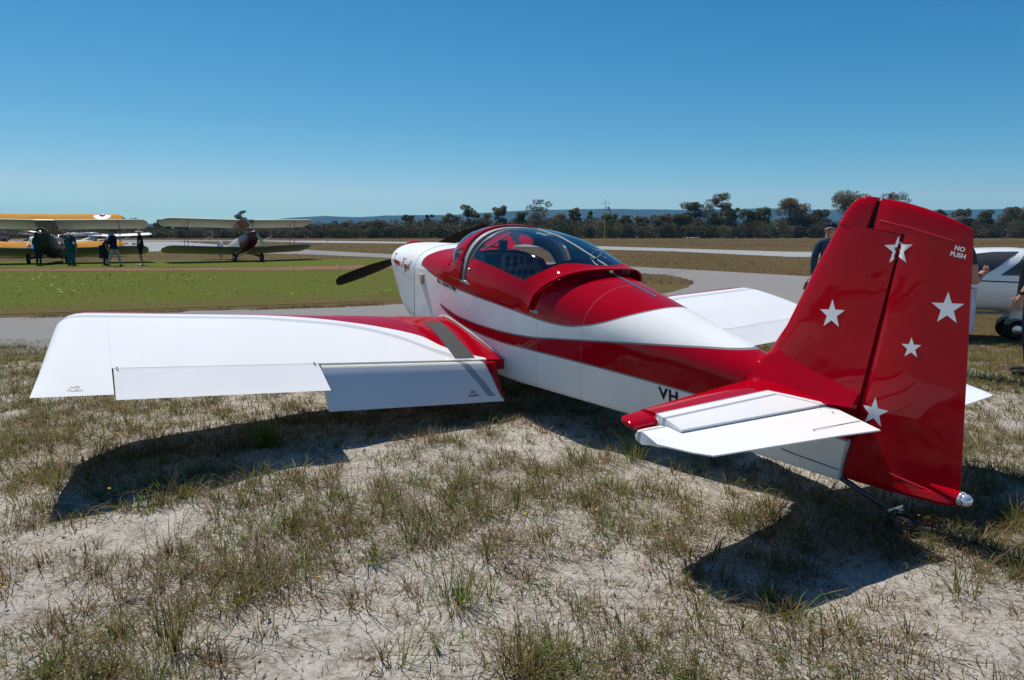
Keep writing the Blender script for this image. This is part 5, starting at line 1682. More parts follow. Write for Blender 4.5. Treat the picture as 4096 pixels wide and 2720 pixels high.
def biplane(name, label, loc, fwd, P):
    """P: dict of colours and sizes. frame x aft, y starboard, z up; the main wheels stand at x=0"""
    T = thing(name, label, 'biplane', loc, frame(fwd), 'biplanes parked on the grass')
    pit = bpy.data.objects.new('airframe', None)
    pr = R(P.get('pitch', 11))
    rot = Matrix.Rotation(pr, 4, 'Y')
    xf = lambda p: rot @ Vector(p)
    hs = P['half']; ch = P['chord']; zu, zl = P['zu'], P['zl']; zax = P['axle']
    parts = []
    # fuselage
    st = P['fus']
    rings = []
    for x, w, zb, zt, n in st:
        ring = []
        for a in np.linspace(0, 2 * math.pi, 16, endpoint=False):
            c, s_ = math.cos(a), math.sin(a); zc = (zb + zt) / 2; h = (zt - zb) / 2
            ring.append((x, w * math.copysign(abs(c) ** (2 / n), c), zc + h * math.copysign(abs(s_) ** (2 / n), s_)))
        rings.append(ring)
    k = P.get('cowl_cut', 3)
    mb = MB(); mb.loft(rings[k - 1:]); parts.append(mb.build('fuselage', P['m_fus'], T, 45))
    mb = MB(); mb.loft(rings[:k]); parts.append(mb.build('engine_cowl', P['m_cowl'], T, 45))
    if P.get('stripe'):
        x0, x1, zz, hh = P['stripe'][:4]
        for s in (-1, 1):
            mb = MB(); rr = []
            for x in np.linspace(x0, x1, 8):
                w = np.interp(x, [q[0] for q in st], [q[1] for q in st]) + .004
                zt_ = np.interp(x, [q[0] for q in st], [q[3] for q in st])
                rr.append([(x, s * w, zz - hh), (x, s * (w + .002), zz), (x, s * w, zz + hh)])
            mb.loft(rr, closed=False); parts.append(mb.build('side_stripe', P['stripe'][4], T, 0))
    # cockpits
    for xc in P['pits']:
        w = np.interp(xc, [q[0] for q in st], [q[1] for q in st]); zt = np.interp(xc, [q[0] for q in st], [q[3] for q in st])
        mb = MB(); V = [(xc + .30 * math.cos(a), w * .72 * math.sin(a), zt + .012 - .10 * abs(math.sin(a)) ** 2 + .02) for a in np.linspace(0, 2 * math.pi, 18, endpoint=False)]
        mb.add(V + [(xc, 0, zt - .2)], [(i, (i + 1) % 18, 18) for i in range(18)]); parts.append(mb.build('cockpit_opening', M_dark, T, 60))
        mb = MB(); mb.loft([[(xc - .30, y, zt + .0 + z) for y, z in ((-.24, -.04), (-.2, .2), (.2, .2), (.24, -.04))], [(xc - .38, y, zt - .03 + z) for y, z in ((-.28, -.06), (-.22, .02), (.22, .02), (.28, -.06))]], closed=False)
        parts.append(mb.build('windscreen', M_glass, T, 0))
    # wings
    cs = P.get('centre', .55); st_ = P.get('stagger', .45); sw = P.get('sweep', 0)
    xu, xl = P['xu'], P['xu'] + st_
    mb = MB(); f = bi_foil(); mb.loft([[(xu + u * ch, y, zu + w * ch * 1.25 - math.tan(R(8)) * (u - .3) * ch) for u, w in f] for y in (-cs, -cs * .5, 0, cs * .5, cs)])
    parts.append(mb.build('fuel_tank', P['m_tank'], T, 40))
    for s in (-1, 1):
        parts.append(panel('upper_wing', s * cs * 1.002, s * hs, xu, ch, zu, P.get('dih', .035), P['m_top'], P['m_under'], T, sw, P.get('ribs', 0), P.get('tip', .6), inc=P.get('inc', 8.0)))
        parts.append(panel('lower_wing', s * .36, s * hs * P.get('lowspan', .98), xl, ch, zl, P.get('dih', .035) + .015, P['m_top'], P['m_lunder'], T, sw, P.get('ribs', 0), P.get('tip', .6), inc=P.get('inc', 8.0)))
        if P.get('roundel'):
            yc = s * (hs - 1.35); up = [o for o in parts if o.name.startswith('upper_wing')][-1]
            dep = BVHTree.FromPolygons([v.co.copy() for v in up.data.vertices], [tuple(p.vertices) for p in up.data.polygons])
            def dec(pts, F, m_, nm, off):
                VV = []
                for a, b_ in pts:
                    hit = dep.ray_cast(Vector((a, b_, zu + 2)), Vector((0, 0, -1)), 5)
                    VV.append(hit[0] + Vector((0, 0, off)) if hit[0] is not None else Vector((a, b_, zu)))
                parts.append(mobj(nm, VV, F, m_, T, 0))
            r_ = .56; xc = xu + ch * .5
            ring = [(xc, yc)] + [(xc + r_ * q * math.cos(a), yc + r_ * q * math.sin(a)) for q in (.5, 1) for a in np.linspace(0, 2 * math.pi, 24, endpoint=False)]
            F = [(0, 1 + i, 1 + (i + 1) % 24) for i in range(24)] + [(1 + i, 25 + i, 25 + (i + 1) % 24, 1 + (i + 1) % 24) for i in range(24)]
            dec(ring, F, M_navy, 'roundel', .008)
            tips = [(xc + r_ * .97 * math.cos(a), yc + r_ * .97 * math.sin(a)) for a in [math.pi + 2 * math.pi * k_ / 5 for k_ in range(5)]]
            V_, F_ = star_poly(tips); V_, F_ = subdivide_fan(V_, F_, 1)
            dec(V_, F_, M_decal_white, 'roundel_star', .014)
            ring = [(xc, yc)] + [(xc + .2 * math.cos(a), yc + .2 * math.sin(a)) for a in np.linspace(0, 2 * math.pi, 16, endpoint=False)]
            dec(ring, [(0, 1 + i, 1 + (i + 1) % 16) for i in range(16)], M_red, 'roundel_spot', .02)
        # interplane struts, cabane struts, wires
        yi = s * hs * P.get('ystrut', .74)
        for xo in (.16, .66):
            mb = MB(); mb.tube([(xl + xo * ch + sw * abs(yi), yi, zl + abs(yi) * .05 + .05), (xu + xo * ch + sw * abs(yi), yi, zu + abs(yi) * .035 + .03)], .028, 8, flat=((0, 1, 0), .5)); parts.append(mb.build('interplane_strut', P['m_strut'], T, 60))
            zt = np.interp(xl, [q[0] for q in st], [q[3] for q in st])
            mb = MB(); mb.tube([(xu + xo * ch + .15, s * .30, zt - .05), (xu + xo * ch, s * cs * .95, zu + .02)], .02, 8); parts.append(mb.build('cabane_strut', P['m_strut'], T, 60))
        mb = MB()
        for xo in (.16, .66):
            zy = abs(yi)
            mb.tube([(xl + xo * ch, s * .36, zl + .05), (xu + xo * ch + sw * zy, yi, zu + zy * .035)], .006, 4, cap=False)
            mb.tube([(xu + xo * ch, s * cs, zu), (xl + xo * ch + sw * zy, yi, zl + zy * .05 + .05)], .006, 4, cap=False)
        mb.tube([(xl + .16 * ch + sw * zy * .5, yi * .55, zl + .75 * (zu - zl)), (xl + .66 * ch, yi * .55, zl + .4 * (zu - zl))], .008, 4)
        o = mb.build('rigging', M_wire, T, 60); o['kind'] = 'stuff'; parts.append(o)
    # tail
    xt = st[-1][0]; zt = st[-1][3]
    for s in (-1, 1):
        parts.append(panel('tailplane', s * .04, s * P.get('tailhalf', 1.45), xt - .95, .95, zt - .06, 0, P['m_tail'], P['m_lunder'], T, 0, 0, .5))
    fin = [(xt - .75, zt - .02), (xt - .55, zt + .42), (xt - .25, zt + .62), (xt - .02, zt + .66), (xt - .02, zt - .2)]
    rud = [(xt + .0, zt + .67), (xt + .22, zt + .64), (xt + .42, zt + .42), (xt + .48, zt + .1), (xt + .36, zt - .28), (xt + .0, zt - .34)]
    for nm, poly, m_ in (('fin', fin, P['m_tail']), ('rudder', rud, P['m_rud'])):
        mb = MB(); mb.prism(poly, -.022, .022, lambda a, b_, t: (a, t, b_)); parts.append(mb.build(nm, m_, T, 30))
    # undercarriage
    tr = P.get('track', .8)
    zb = np.interp(0, [q[0] for q in st], [q[2] for q in st])
    for s in (-1, 1):
        for x0 in (-.12, .55):
            mb = MB(); mb.tube([(x0, s * .28, zb + .04), (0.0, s * tr * .92, zax)], .032, 8); parts.append(mb.build('gear_strut', P['m_gear'], T, 60))
        parts.append(wheel(T, (0, s * tr, zax), P.get('wr', .24), .13))
        mb = MB(); mb.tube([(0.0, s * tr * .95, zax), (.18, -s * .05, zb - .12)], .022, 6); parts.append(mb.build('axle_stay', P['m_gear'], T, 60))
    mb = MB(); mb.tube([(xt - .35, 0, st[-1][2] + .05), (xt - .1, 0, P['tailz'] + .10), (xt - .02, 0, P['tailz'])], .025, 6); parts.append(mb.build('tail_skid', M_steel, T, 60))
    # propeller
    x0 = st[0][0] - .06; zh = P['hub']
    mb = MB(); mb.lathe([(.09, .06), (.10, 0), (.085, -.05), (.03, -.09)], (x0, 0, zh), 'x', 14); parts.append(mb.build('propeller_hub', P['m_hub'], T, 40))
    d = Vector((0, math.cos(R(P['prop'])), math.sin(R(P['prop']))))
    for s in (-1, 1):
        dd = d * s; ch_ = Vector((1, 0, 0)).cross(dd); rings = []
        for t, c, th, tw in ((.05, .11, .06, 60), (.25, .14, .04, 42), (.5, .16, .03, 30), (.75, .15, .02, 22), (.92, .11, .014, 18), (.985, .05, .008, 16)):
            a = R(tw); cd = ch_ * math.cos(a) + Vector((1, 0, 0)) * math.sin(a); td = dd.cross(cd); p = Vector((x0, 0, zh)) + dd * t * P.get('plen', .97)
            rings.append([p + cd * c * (u - .45) + td * th * v for u, v in ((0, 0), (.3, .5), (.7, .4), (1, 0), (.7, -.3), (.3, -.35))])
        mb = MB(); mb.loft(rings); parts.append(mb.build('propeller_blade', P['m_prop'], T, 50))
    for o in parts:
        o.matrix_basis = Matrix.Translation((0, 0, P.get('lift', 0))) @ rot
    return T
TIGER = dict(half=4.47, chord=1.38, zu=2.26, zl=.74, axle=.245, pitch=11, xu=-.62, stagger=.50, sweep=.12, dih=.045, tip=.55, ystrut=.70, centre=.42, lowspan=.985,
  fus=[(-1.52, .12, 1.16, 1.48, 2.4), (-1.42, .22, .98, 1.54, 2.8), (-.9, .30, .78, 1.60, 3.2), (-.45, .33, .68, 1.59, 3.4), (.2, .35, .62, 1.55, 3.4), (1.0, .35, .64, 1.54, 3.4), (1.9, .32, .72, 1.51, 3.2), (3.2, .20, .94, 1.46, 2.8), (4.6, .07, 1.22, 1.40, 2.2)],
  pits=(.35, 1.25), hub=1.42, prop=61, tailz=.88, tailhalf=1.4, track=.80, wr=.25, plen=1.0,
  m_fus=M_silver, m_cowl=M_maroon, m_top=M_silver, m_under=M_cream, m_lunder=mat('lower_wing_fabric', (.34, .36, .26), .6, amt=.1), m_tank=M_maroon, m_tail=M_silver, m_rud=M_cream, m_strut=M_strut, m_gear=M_strut, m_hub=M_maroon, m_prop=mat('pale_propeller', (.50, .52, .50), .35, coat=.5), cowl_cut=5)
# lift the frame so that tail-down wheels meet the grass
def place_bi(P): P['lift'] = P.get('wr', .24) - (P['axle'])
place_bi(TIGER)
biplane('biplane', 'silver and maroon biplane facing the camera with its propeller tilted', (-15.55, 40.7, FARZ), (.66, -.75), TIGER)
STEAR = dict(TIGER); STEAR.update(half=4.9, chord=1.5, zu=2.22, zl=.72, xu=-.5, stagger=.35, sweep=.02, dih=.02, tip=.35, ribs=18, ystrut=.70, centre=.46, track=.88, prop=2, plen=1.08, hub=1.40, wr=.29, axle=.29,
  fus=[(-1.55, .20, 1.12, 1.66, 2.2), (-1.4, .30, .86, 1.70, 2.6), (-1.0, .34, .66, 1.66, 2.8), (-.5, .36, .56, 1.60, 3.0), (.2, .38, .52, 1.62, 3.2), (1.0, .38, .54, 1.60, 3.2), (1.9, .34, .60, 1.54, 3.0), (3.2, .20, .94, 1.46, 2.6), (4.6, .07, 1.22, 1.40, 2.2)],
  m_fus=M_olive, m_cowl=M_olive, m_top=M_silver, m_under=M_cream, m_tank=mat('grey_tank', (.16, .19, .20), .4), m_tail=M_olive, m_rud=M_olive, m_strut=M_strut, m_gear=M_olive, m_prop=M_wood, m_hub=M_metal, pitch=11)
place_bi(STEAR)
biplane('biplane', 'olive nosed biplane facing the camera with a level wooden propeller', (-25.05, 37.2, FARZ), (.42, -.90), STEAR)
BLUE = dict(STEAR); BLUE.update(m_fus=M_blue, m_top=M_yellow, m_under=M_yellow, m_lunder=M_yellow, m_tank=M_yellow, m_tail=M_yellow, m_rud=M_decal_white, ribs=14, roundel=True, stripe=(.3, 3.0, 1.05, .06, M_decal_white), half=5.3, pitch=13, zu=2.86, zl=.9, tip=.9, chord=1.6, m_cowl=M_silver)
place_bi(BLUE)
biplane('biplane', 'blue and yellow biplane seen from behind with a star roundel on its wing', (-33.6, 49.5, FARZ), (-.42, .90), BLUE)

def small_plane(label, loc, fwd, P, group='aircraft parked behind the biplanes'):
    T = thing('light_aeroplane', label, 'aeroplane', loc, frame(fwd), group)
    k = P.get('k', 1.0); rot = Matrix.Rotation(R(P.get('pitch', 8)), 4, 'Y'); parts = []
    st = P.get('fus', [(-2.1, .16, .75, 1.05, 2), (-1.95, .36, .60, 1.16, 2.4), (-1.2, .46, .48, 1.24, 2.6), (-.4, .52, .42, 1.30, 2.6), (.6, .50, .44, 1.28, 2.6), (1.6, .36, .58, 1.20, 2.3), (2.8, .20, .74, 1.12, 2.2), (4.0, .06, .92, 1.04, 2)])
    rings = [[(x * k, w * k * math.copysign(abs(math.cos(a)) ** (2 / n), math.cos(a)), k * ((zb + zt) / 2 + (zt - zb) / 2 * math.copysign(abs(math.sin(a)) ** (2 / n), math.sin(a)))) for a in np.linspace(0, 2 * math.pi, 14, endpoint=False)] for x, w, zb, zt, n in st]
    mb = MB(); mb.loft(rings[2:]); parts.append(mb.build('fuselage', P['m_fus'], T, 45))
    mb = MB(); mb.loft(rings[:3]); parts.append(mb.build('engine_cowl', P.get('m_cowl', P['m_fus']), T, 45))
    high = P.get('high', False); zw = (1.42 if high else .52) * k
    for s in (-1, 1):
        parts.append(panel('wing', s * .3 * k, s * P.get('half', 4.0) * k, -.9 * k, P.get('chord', 1.4) * k, zw, P.get('dih', .05), P['m_wing'], P.get('m_under', P['m_wing']), T, 0, 0, P.get('tip', .4)))
        parts.append(panel('tailplane', s * .03, s * 1.3 * k, 3.1 * k, .8 * k, 1.02 * k, 0, P['m_tail'], P['m_tail'], T, 0, 0, .25))
        if high:
            mb = MB(); mb.tube([(-.3 * k, s * .45 * k, .6 * k), (-.3 * k, s * 2.2 * k, zw)], .035 * k, 6); parts.append(mb.build('wing_strut', P['m_wing'], T, 60))
        mb = MB(); mb.tube([(-.9 * k, s * .35 * k, .55 * k), (-1.0 * k, s * .95 * k, .2 * k)], .04 * k, 6); parts.append(mb.build('gear_leg', P['m_fus'], T, 60))
        parts.append(wheel(T, (-1.0 * k, s * 1.0 * k, .2 * k), .2 * k, .14 * k))
    # canopy
    rings = []
    for x, w, h in ((-.75, .2, .02), (-.5, .38, .24), (-.1, .44, .40), (.4, .43, .40), (.9, .36, .26), (1.4, .2, .04)):
        rings.append([(x * k, w * k * math.cos(a), (1.22 + h * math.sin(a)) * k) for a in np.linspace(0, math.pi, 9)])
    mb = MB(); mb.loft(rings, closed=False); parts.append(mb.build('canopy', M_glass if not high else mat('dark_window', (.02, .025, .03), .1, coat=1), T, 60))
    for nm, poly, m_ in (('fin', [(2.9, 1.05), (3.45, 1.95), (3.75, 2.02), (3.75, .95)], P['m_tail']), ('rudder', [(3.77, 2.03), (4.05, 1.98), (4.3, .9), (4.05, .72), (3.77, .8)], P.get('m_rud', P['m_tail']))):
        mb = MB(); mb.prism([(a * k, b_ * k) for a, b_ in poly], -.035 * k, .035 * k, lambda a, b_, t: (a, t, b_)); parts.append(mb.build(nm, m_, T, 30))
    mb = MB(); mb.lathe([(.16 * k, 0), (.13 * k, -.15 * k), (.05 * k, -.28 * k), (.004, -.3 * k)], (-2.1 * k, 0, .9 * k), 'x', 12); parts.append(mb.build('spinner', P.get('m_cowl', P['m_fus']), T, 40))
    for s in (-1, 1):
        a = R(P.get('prop', 40)); d = Vector((0, math.cos(a), math.sin(a))) * s
        mb = MB(); mb.tube([Vector((-2.15 * k, 0, .9 * k)) + d * t * k for t in (.1, .4, .7, .92)], [.06 * k, .075 * k, .06 * k, .03 * k], 6, flat=((1, 0, 0), .3)); parts.append(mb.build('propeller_blade', M_black, T, 60))
    mb = MB(); mb.tube([(3.9 * k, 0, .95 * k), (4.15 * k, 0, .78 * k)], .03 * k, 6); parts.append(mb.build('tail_spring', M_steel, T, 60))
    for o in parts:
        o.matrix_basis = Matrix.Translation((0, 0, P.get('lift', 0))) @ rot
    parts.append(wheel(T, (4.2 * math.cos(R(P.get('pitch', 8))) * k, 0, .09), .09, .06))
    return T
M_grey = mat('pale_grey_paint', (.42, .44, .46), .4, coat=.4)
M_lw = mat('offwhite_paint', (.70, .70, .68), .4, coat=.4)
small_plane('maroon tailed aeroplane at the far left behind the biplanes', (-50.6, 66.5, FARZ), (.55, .83), dict(m_fus=M_maroon, m_wing=M_lw, m_tail=M_maroon, k=.95, prop=30))
small_plane('grey high winged aeroplane beside the maroon tailed one', (-46.0, 70.5, FARZ), (-.2, -.98), dict(m_fus=M_grey, m_wing=M_grey, m_tail=M_grey, high=True, half=4.6, prop=75, k=1.0))
small_plane('white winged aeroplane behind the woman in the sun hat', (-43.0, 63.0, FARZ), (-.75, .66), dict(m_fus=M_lw, m_wing=M_lw, m_tail=M_lw, m_rud=M_red, dih=.09, half=4.2, prop=15))
small_plane('red tailed aeroplane at the right end of the parked row', (-47.5, 82.0, FARZ), (-.6, .8), dict(m_fus=M_navy, m_cowl=M_black, m_wing=M_lw, m_tail=M_red, high=True, half=4.4, prop=60))
small_plane('low dark aeroplane with white wing tips nearest the trees', (-40.0, 66.0, FARZ), (.80, .6), dict(m_fus=M_black, m_wing=M_black, m_tail=M_lw, half=3.4, prop=80, k=.82))
small_plane('white and red aeroplane cut by the left edge of the photograph', (-57.5, 70.0, FARZ), (.3, .95), dict(m_fus=M_lw, m_cowl=M_red, m_wing=M_lw, m_tail=M_red, prop=45))

# ---- white composite aircraft behind the rudder
def composite():
    T = thing('composite_aircraft', 'smooth white aircraft with dark tinted windows parked behind the red rudder', 'aeroplane', (7.42, 10.4, FARZ), -.25)
    st = [(-2.4, .10, .70, .88, 2.0), (-2.1, .26, .56, .98, 2.2), (-1.5, .40, .47, 1.13, 2.4), (-.9, .48, .43, 1.28, 2.5), (-.4, .51, .42, 1.375, 2.5), (0, .51, .42, 1.385, 2.5), (.5, .47, .44, 1.34, 2.4), (1.0, .38, .48, 1.25, 2.3), (1.6, .26, .52, 1.14, 2.2), (2.6, .15, .70, 1.04, 2.1), (4.0, .08, .86, 1.02, 2.0)]
    def sec(x):
        v = [smooth_tab(st, k, x) for k in range(1, 5)]
        return v
    def pt(x, a, off=0):
        w, zb, zt, n = sec(x); zc = zb + (zt - zb) * .46; c, s_ = math.cos(a), math.sin(a)
        h = (zt - zc) if s_ > 0 else (zc - zb)
        return Vector((x, -(w + off) * math.copysign(abs(c) ** (2 / n), c), zc + (h + off) * math.copysign(abs(s_) ** (2 / n), s_)))
    M_c = mat('white_gelcoat', (.80, .80, .79), .22, coat=.8, amt=.02)
    mb = MB(); mb.loft([[tuple(pt(x, a)) for a in np.linspace(0, 2 * math.pi, 28, endpoint=False)] for x in np.concatenate([np.linspace(-2.4, 1.6, 30), [2.1, 2.6, 3.3, 4.0]])])
    F_ = mb.build('fuselage', M_c, T, 60)
    M_win = mat('tinted_window', (.06, .06, .055), .06, coat=1, amt=0)
    def zat(x, z, side):
        lo_, hi_ = 0.0, math.pi / 2
        for _ in range(24):
            mid_ = (lo_ + hi_) / 2
            if pt(x, mid_).z < z: lo_ = mid_
            else: hi_ = mid_
        return lo_ if side < 0 else math.pi - lo_
    for side in (-1, 1):
        for top, bot, x0, x1 in ((lambda x: np.interp(x, [-1.1, -.6, -.25, .06], [1.10, 1.28, 1.32, 1.325]), lambda x: np.interp(x, [-1.1, -.62, -.42, -.25, -.08, .06], [1.06, .99, .99, 1.10, 1.24, 1.32]), -1.1, .06),
                                 (lambda x: np.interp(x, [-.20, .02, .14, .6, .86], [1.0, 1.17, 1.305, 1.27, 1.19]), lambda x: np.interp(x, [-.20, .1, .35, .6, .86], [.985, .985, 1.01, 1.075, 1.17]), -.20, .86)):
            mb = MB(); rr = []
            for x in np.linspace(x0, x1, 20):
                zb_, zt_ = float(bot(x)), float(top(x)); zt_ = max(zt_, zb_ + .004)
                rr.append([tuple(pt(x, zat(x, zb_ + (zt_ - zb_) * q, side), .004)) for q in np.linspace(0, 1, 6)])
            mb.loft(rr, closed=False); mb.build('window', M_win, F_, 180)
        mb = MB(); mb.tube([tuple(pt(x, zat(x, .905 - .03 * (x + .5), side) if .905 - .03 * (x + .5) > pt(x, 0).z else 0, .001)) for x in np.linspace(-1.4, 1.5, 24)], .009, 5); mb.build('joint_line', M_gap, F_, 60)
    # wheel on a short leg, one each side, nose wheel ahead
    for s in (-1, 1):
        mb = MB(); mb.loft([[(x + .13 * math.cos(a) * q, s * .12 + .05 * math.sin(a) * q, z) for a in np.linspace(0, 2 * math.pi, 10, endpoint=False)] for x, z, q in ((.26, .52, 1.2), (.24, .36, 1.0), (.22, .22, .7))]); mb.build('gear_leg', M_c, T, 60)
        wheel(T, (.20, s * .15, .155), .155, .11, M_metal)
        mb = MB(); mb.loft([[(.20 + r_ * math.cos(a), s * .15 + y, .155 + r_ * math.sin(a)) for a in np.linspace(R(15), R(150), 9)] for y, r_ in ((-.065, .15), (-.065, .172), (.065, .172), (.065, .15))], closed=False); mb.build('mudguard', mat('grey_mudguard', (.2, .21, .21), .5), T, 60)
    wheel(T, (-1.7, 0, .13), .13, .10, M_metal); mb = MB(); mb.tube([(-1.7, 0, .13), (-1.6, 0, .45)], .03, 8); mb.build('nose_leg', M_c, T, 60)
    for s in (-1, 1):
        panel('wing', s * .4, s * 4.6, 1.15, .75, .62, .03, M_c, M_c, T, 0, 0, .3)
        mb = MB(); mb.box((-.35, s * .42, .43), (.62, .10, .03)); mb.build('belly_step', mat('grey_belly', (.2, .2, .2), .5), T, 20)
        panel('tailplane', s * .03, s * 1.2, 3.4, .55, 1.0, 0, M_c, M_c, T, 0, 0, .2)
    mb = MB(); mb.prism([(3.2, 1.0), (3.7, 1.9), (4.15, 1.9), (4.15, .95)], -.04, .04, lambda a, b_, t: (a, t, b_)); mb.build('fin', M_c, T, 30)
    return T
composite()

# ================================================================== people
SKIN = (.42, .22, .15)
def person(label, loc, facing, P):
    """one continuous body grown from a skeleton; local frame: x right hand side, y forward, z up, feet at 0"""
    H = P.get('h', 1.75) / 1.75
    T = thing('person', label, 'person', loc, math.atan2(-facing[0], facing[1]), P.get('group'))
    J = dict(pelvis=(0, 0, .95), belly=(0, .01, 1.08), chest=(0, .0, 1.28), neck0=(0, -.015, 1.44), neck=(0, 0, 1.52), head0=(0, .02, 1.60), head1=(0, .015, 1.70))
    for n_, s in (('l', -1), ('r', 1)):
        J.update({n_ + 'hip': (s * .09, 0, .90), n_ + 'knee': (s * .10, .02, .50), n_ + 'ank': (s * .11, -.02, .09), n_ + 'heel': (s * .11, -.05, .045), n_ + 'toe': (s * .125, .15, .035),
                  n_ + 'sh': (s * .17, -.01, 1.41), n_ + 'elb': (s * .235, -.03, 1.13), n_ + 'wri': (s * .24, .06, .89), n_ + 'palm': (s * .24, .085, .81)})
    J.update(P.get('J', {}))
    Rr = dict(pelvis=.145, belly=.135, chest=.155, neck0=.09, neck=.058, head0=.085, head1=.088)
    for n_ in 'lr':
        Rr.update({n_ + 'hip': .098, n_ + 'knee': .066, n_ + 'ank': .046, n_ + 'heel': .045, n_ + 'toe': .038, n_ + 'sh': .075, n_ + 'elb': .050, n_ + 'wri': .034, n_ + 'palm': .040})
    Rr.update(P.get('R', {}))
    E = [('pelvis', 'belly'), ('belly', 'chest'), ('chest', 'neck0'), ('neck0', 'neck'), ('neck', 'head0'), ('head0', 'head1')]
    for n_ in 'lr':
        E += [('pelvis', n_ + 'hip'), (n_ + 'hip', n_ + 'knee'), (n_ + 'knee', n_ + 'ank'), (n_ + 'ank', n_ + 'heel'), (n_ + 'heel', n_ + 'toe'), ('neck0', n_ + 'sh'), (n_ + 'sh', n_ + 'elb'), (n_ + 'elb', n_ + 'wri'), (n_ + 'wri', n_ + 'palm')]
    # five fingers at the end of each palm
    for n_, s in (('l', -1), ('r', 1)):
        p = Vector(J[n_ + 'palm']); w = Vector(J[n_ + 'wri']); d = (p - w).normalized()
        side = Vector(P.get(n_ + 'side', (0, 1, 0))); side = (side - d * side.dot(d)).normalized(); nrm = d.cross(side)
        curl = P.get('curl', .35)
        for k_, (off, ln, sp) in enumerate(((.030, .070, .10), (.010, .080, .03), (-.010, .076, -.04), (-.028, .058, -.12), (.034, .055, .75))):
            a = w + d * (.05 if k_ == 4 else .085) + side * off
            dr = (d + side * sp).normalized()
            b_ = a + dr * ln * .55; c_ = b_ + (dr + nrm * curl * -s).normalized() * ln * .5
            for q, pp in (('a', a), ('b', b_), ('c', c_)):
                J[f'{n_}f{k_}{q}'] = tuple(pp); Rr[f'{n_}f{k_}{q}'] = .0095 if q != 'c' else .0075
            E += [(f'{n_}f{k_}a', f'{n_}f{k_}b'), (f'{n_}f{k_}b', f'{n_}f{k_}c')]
            E.append((n_ + 'palm' if k_ != 4 else n_ + 'wri', f'{n_}f{k_}a')) if P.get('join', False) else None
    names = list(J); ix = {n_: i for i, n_ in enumerate(names)}
    def grow(sub, root):
        used = sorted({n_ for e in sub for n_ in e}, key=lambda q: ix[q]); jx = {n_: i for i, n_ in enumerate(used)}
        me = bpy.data.meshes.new('body_skeleton')
        me.from_pydata([tuple(Vector(J[n_]) * H) for n_ in used], [(jx[a], jx[b_]) for a, b_ in sub], [])
        o = bpy.data.objects.new('body_tmp', me); link(o)
        mod = o.modifiers.new('skin', 'SKIN'); mod.use_smooth_shade = True; mod.branch_smoothing = .4
        sd = o.modifiers.new('sub', 'SUBSURF'); sd.levels = P.get('sub', 1); sd.render_levels = P.get('sub', 1)
        lay = me.skin_vertices[0].data
        for n_ in used:
            lay[jx[n_]].radius = (Rr[n_] * H, Rr[n_] * H); lay[jx[n_]].use_root = (n_ == root)
        bpy.context.view_layer.update()
        m2 = bpy.data.meshes.new_from_object(o.evaluated_get(bpy.context.evaluated_depsgraph_get()))
        bpy.data.objects.remove(o)
        V = [v.co.copy() for v in m2.vertices]; F = [tuple(p.vertices) for p in m2.polygons]
        bpy.data.meshes.remove(m2)
        return V, F
    main = [e for e in E if not ('f' in e[1][1:2] and e[1][1] == 'f')]
    V, F = grow(main, 'pelvis')
    # flatten trunk front to back
    hands = []
    for n_ in 'lr':
        for k_ in range(5):
            hands.append(grow([(f'{n_}f{k_}a', f'{n_}f{k_}b'), (f'{n_}f{k_}b', f'{n_}f{k_}c')], f'{n_}f{k_}a')) if P.get('fingers', True) else None
    segs = [(a, b_) for a, b_ in main]
    region = {}
    for a, b_ in segs:
        k_ = a + b_
        if 'toe' in b_ or 'heel' in b_: r_ = 3
        elif b_ in ('head0', 'head1', 'neck'): r_ = 0
        elif 'palm' in b_: r_ = 0
        elif 'wri' in b_: r_ = 1 if P.get('long', False) else 0
        elif 'elb' in b_ or 'sh' in b_ or b_ in ('belly', 'chest', 'neck0'): r_ = 1
        elif 'ank' in b_: r_ = 2 if not P.get('shorts', False) else 0
        else: r_ = 2
        region[(a, b_)] = r_
    segv = [(Vector(J[a]) * H, Vector(J[b_]) * H, region[(a, b_)], a, b_) for a, b_ in segs]
    def near(p):
        best = None
        for a, b_, r_, an, bn in segv:
            d = b_ - a; t = max(0, min(1, (p - a).dot(d) / max(d.dot(d), 1e-9)))
            q = (p - (a + d * t)).length - .6 * (Rr[an] * (1 - t) + Rr[bn] * t)
            if best is None or q < best[0]: best = (q, r_, an, bn, t)
        if best[1] == 1 and best[3][1:] == 'elb' and not P.get('long', False) and best[4] > P.get('sleeve', .62): return 0
        if best[1] == 2 and P.get('shorts') and best[3][1:] == 'knee' and best[4] > .92: return 0
        return best[1]
    MI = []
    for f in F:
        c = sum((V[i] for i in f), Vector()) / len(f)
        r_ = near(c)
        MI.append(r_)
    trunk = {i for f, m_ in zip(F, MI) for i in f if m_ in (1, 2)}
    for hv in hands:
        if hv is None: continue
        k_ = len(V); V += hv[0]; F += [tuple(i + k_ for i in f) for f in hv[1]]; MI += [0] * len(hv[1])
    mats = [mat('skin_' + str(P.get('skin', SKIN)), P.get('skin', SKIN), .55, amt=.06), P['shirt'], P['trousers'], P['shoes']]
    body = mobj('body', V, F, mats, T, 0, MI)
    body.data.polygons.foreach_set('use_smooth', [True] * len(F))
    # face, hair, headgear
    h0, h1 = Vector(J['head0']) * H, Vector(J['head1']) * H; up = (h1 - h0).normalized()
    yaw = P.get('look', 0.0); fd = Vector((math.sin(yaw), math.cos(yaw), 0)); fd = (fd - up * fd.dot(up)).normalized(); rt = fd.cross(up)
    hc = h0.lerp(h1, .45)
    M_ = Matrix((rt, fd, up)).transposed()
    mb = MB(); q = lambda x, y, z: hc + M_ @ Vector((x, y, z)) * H
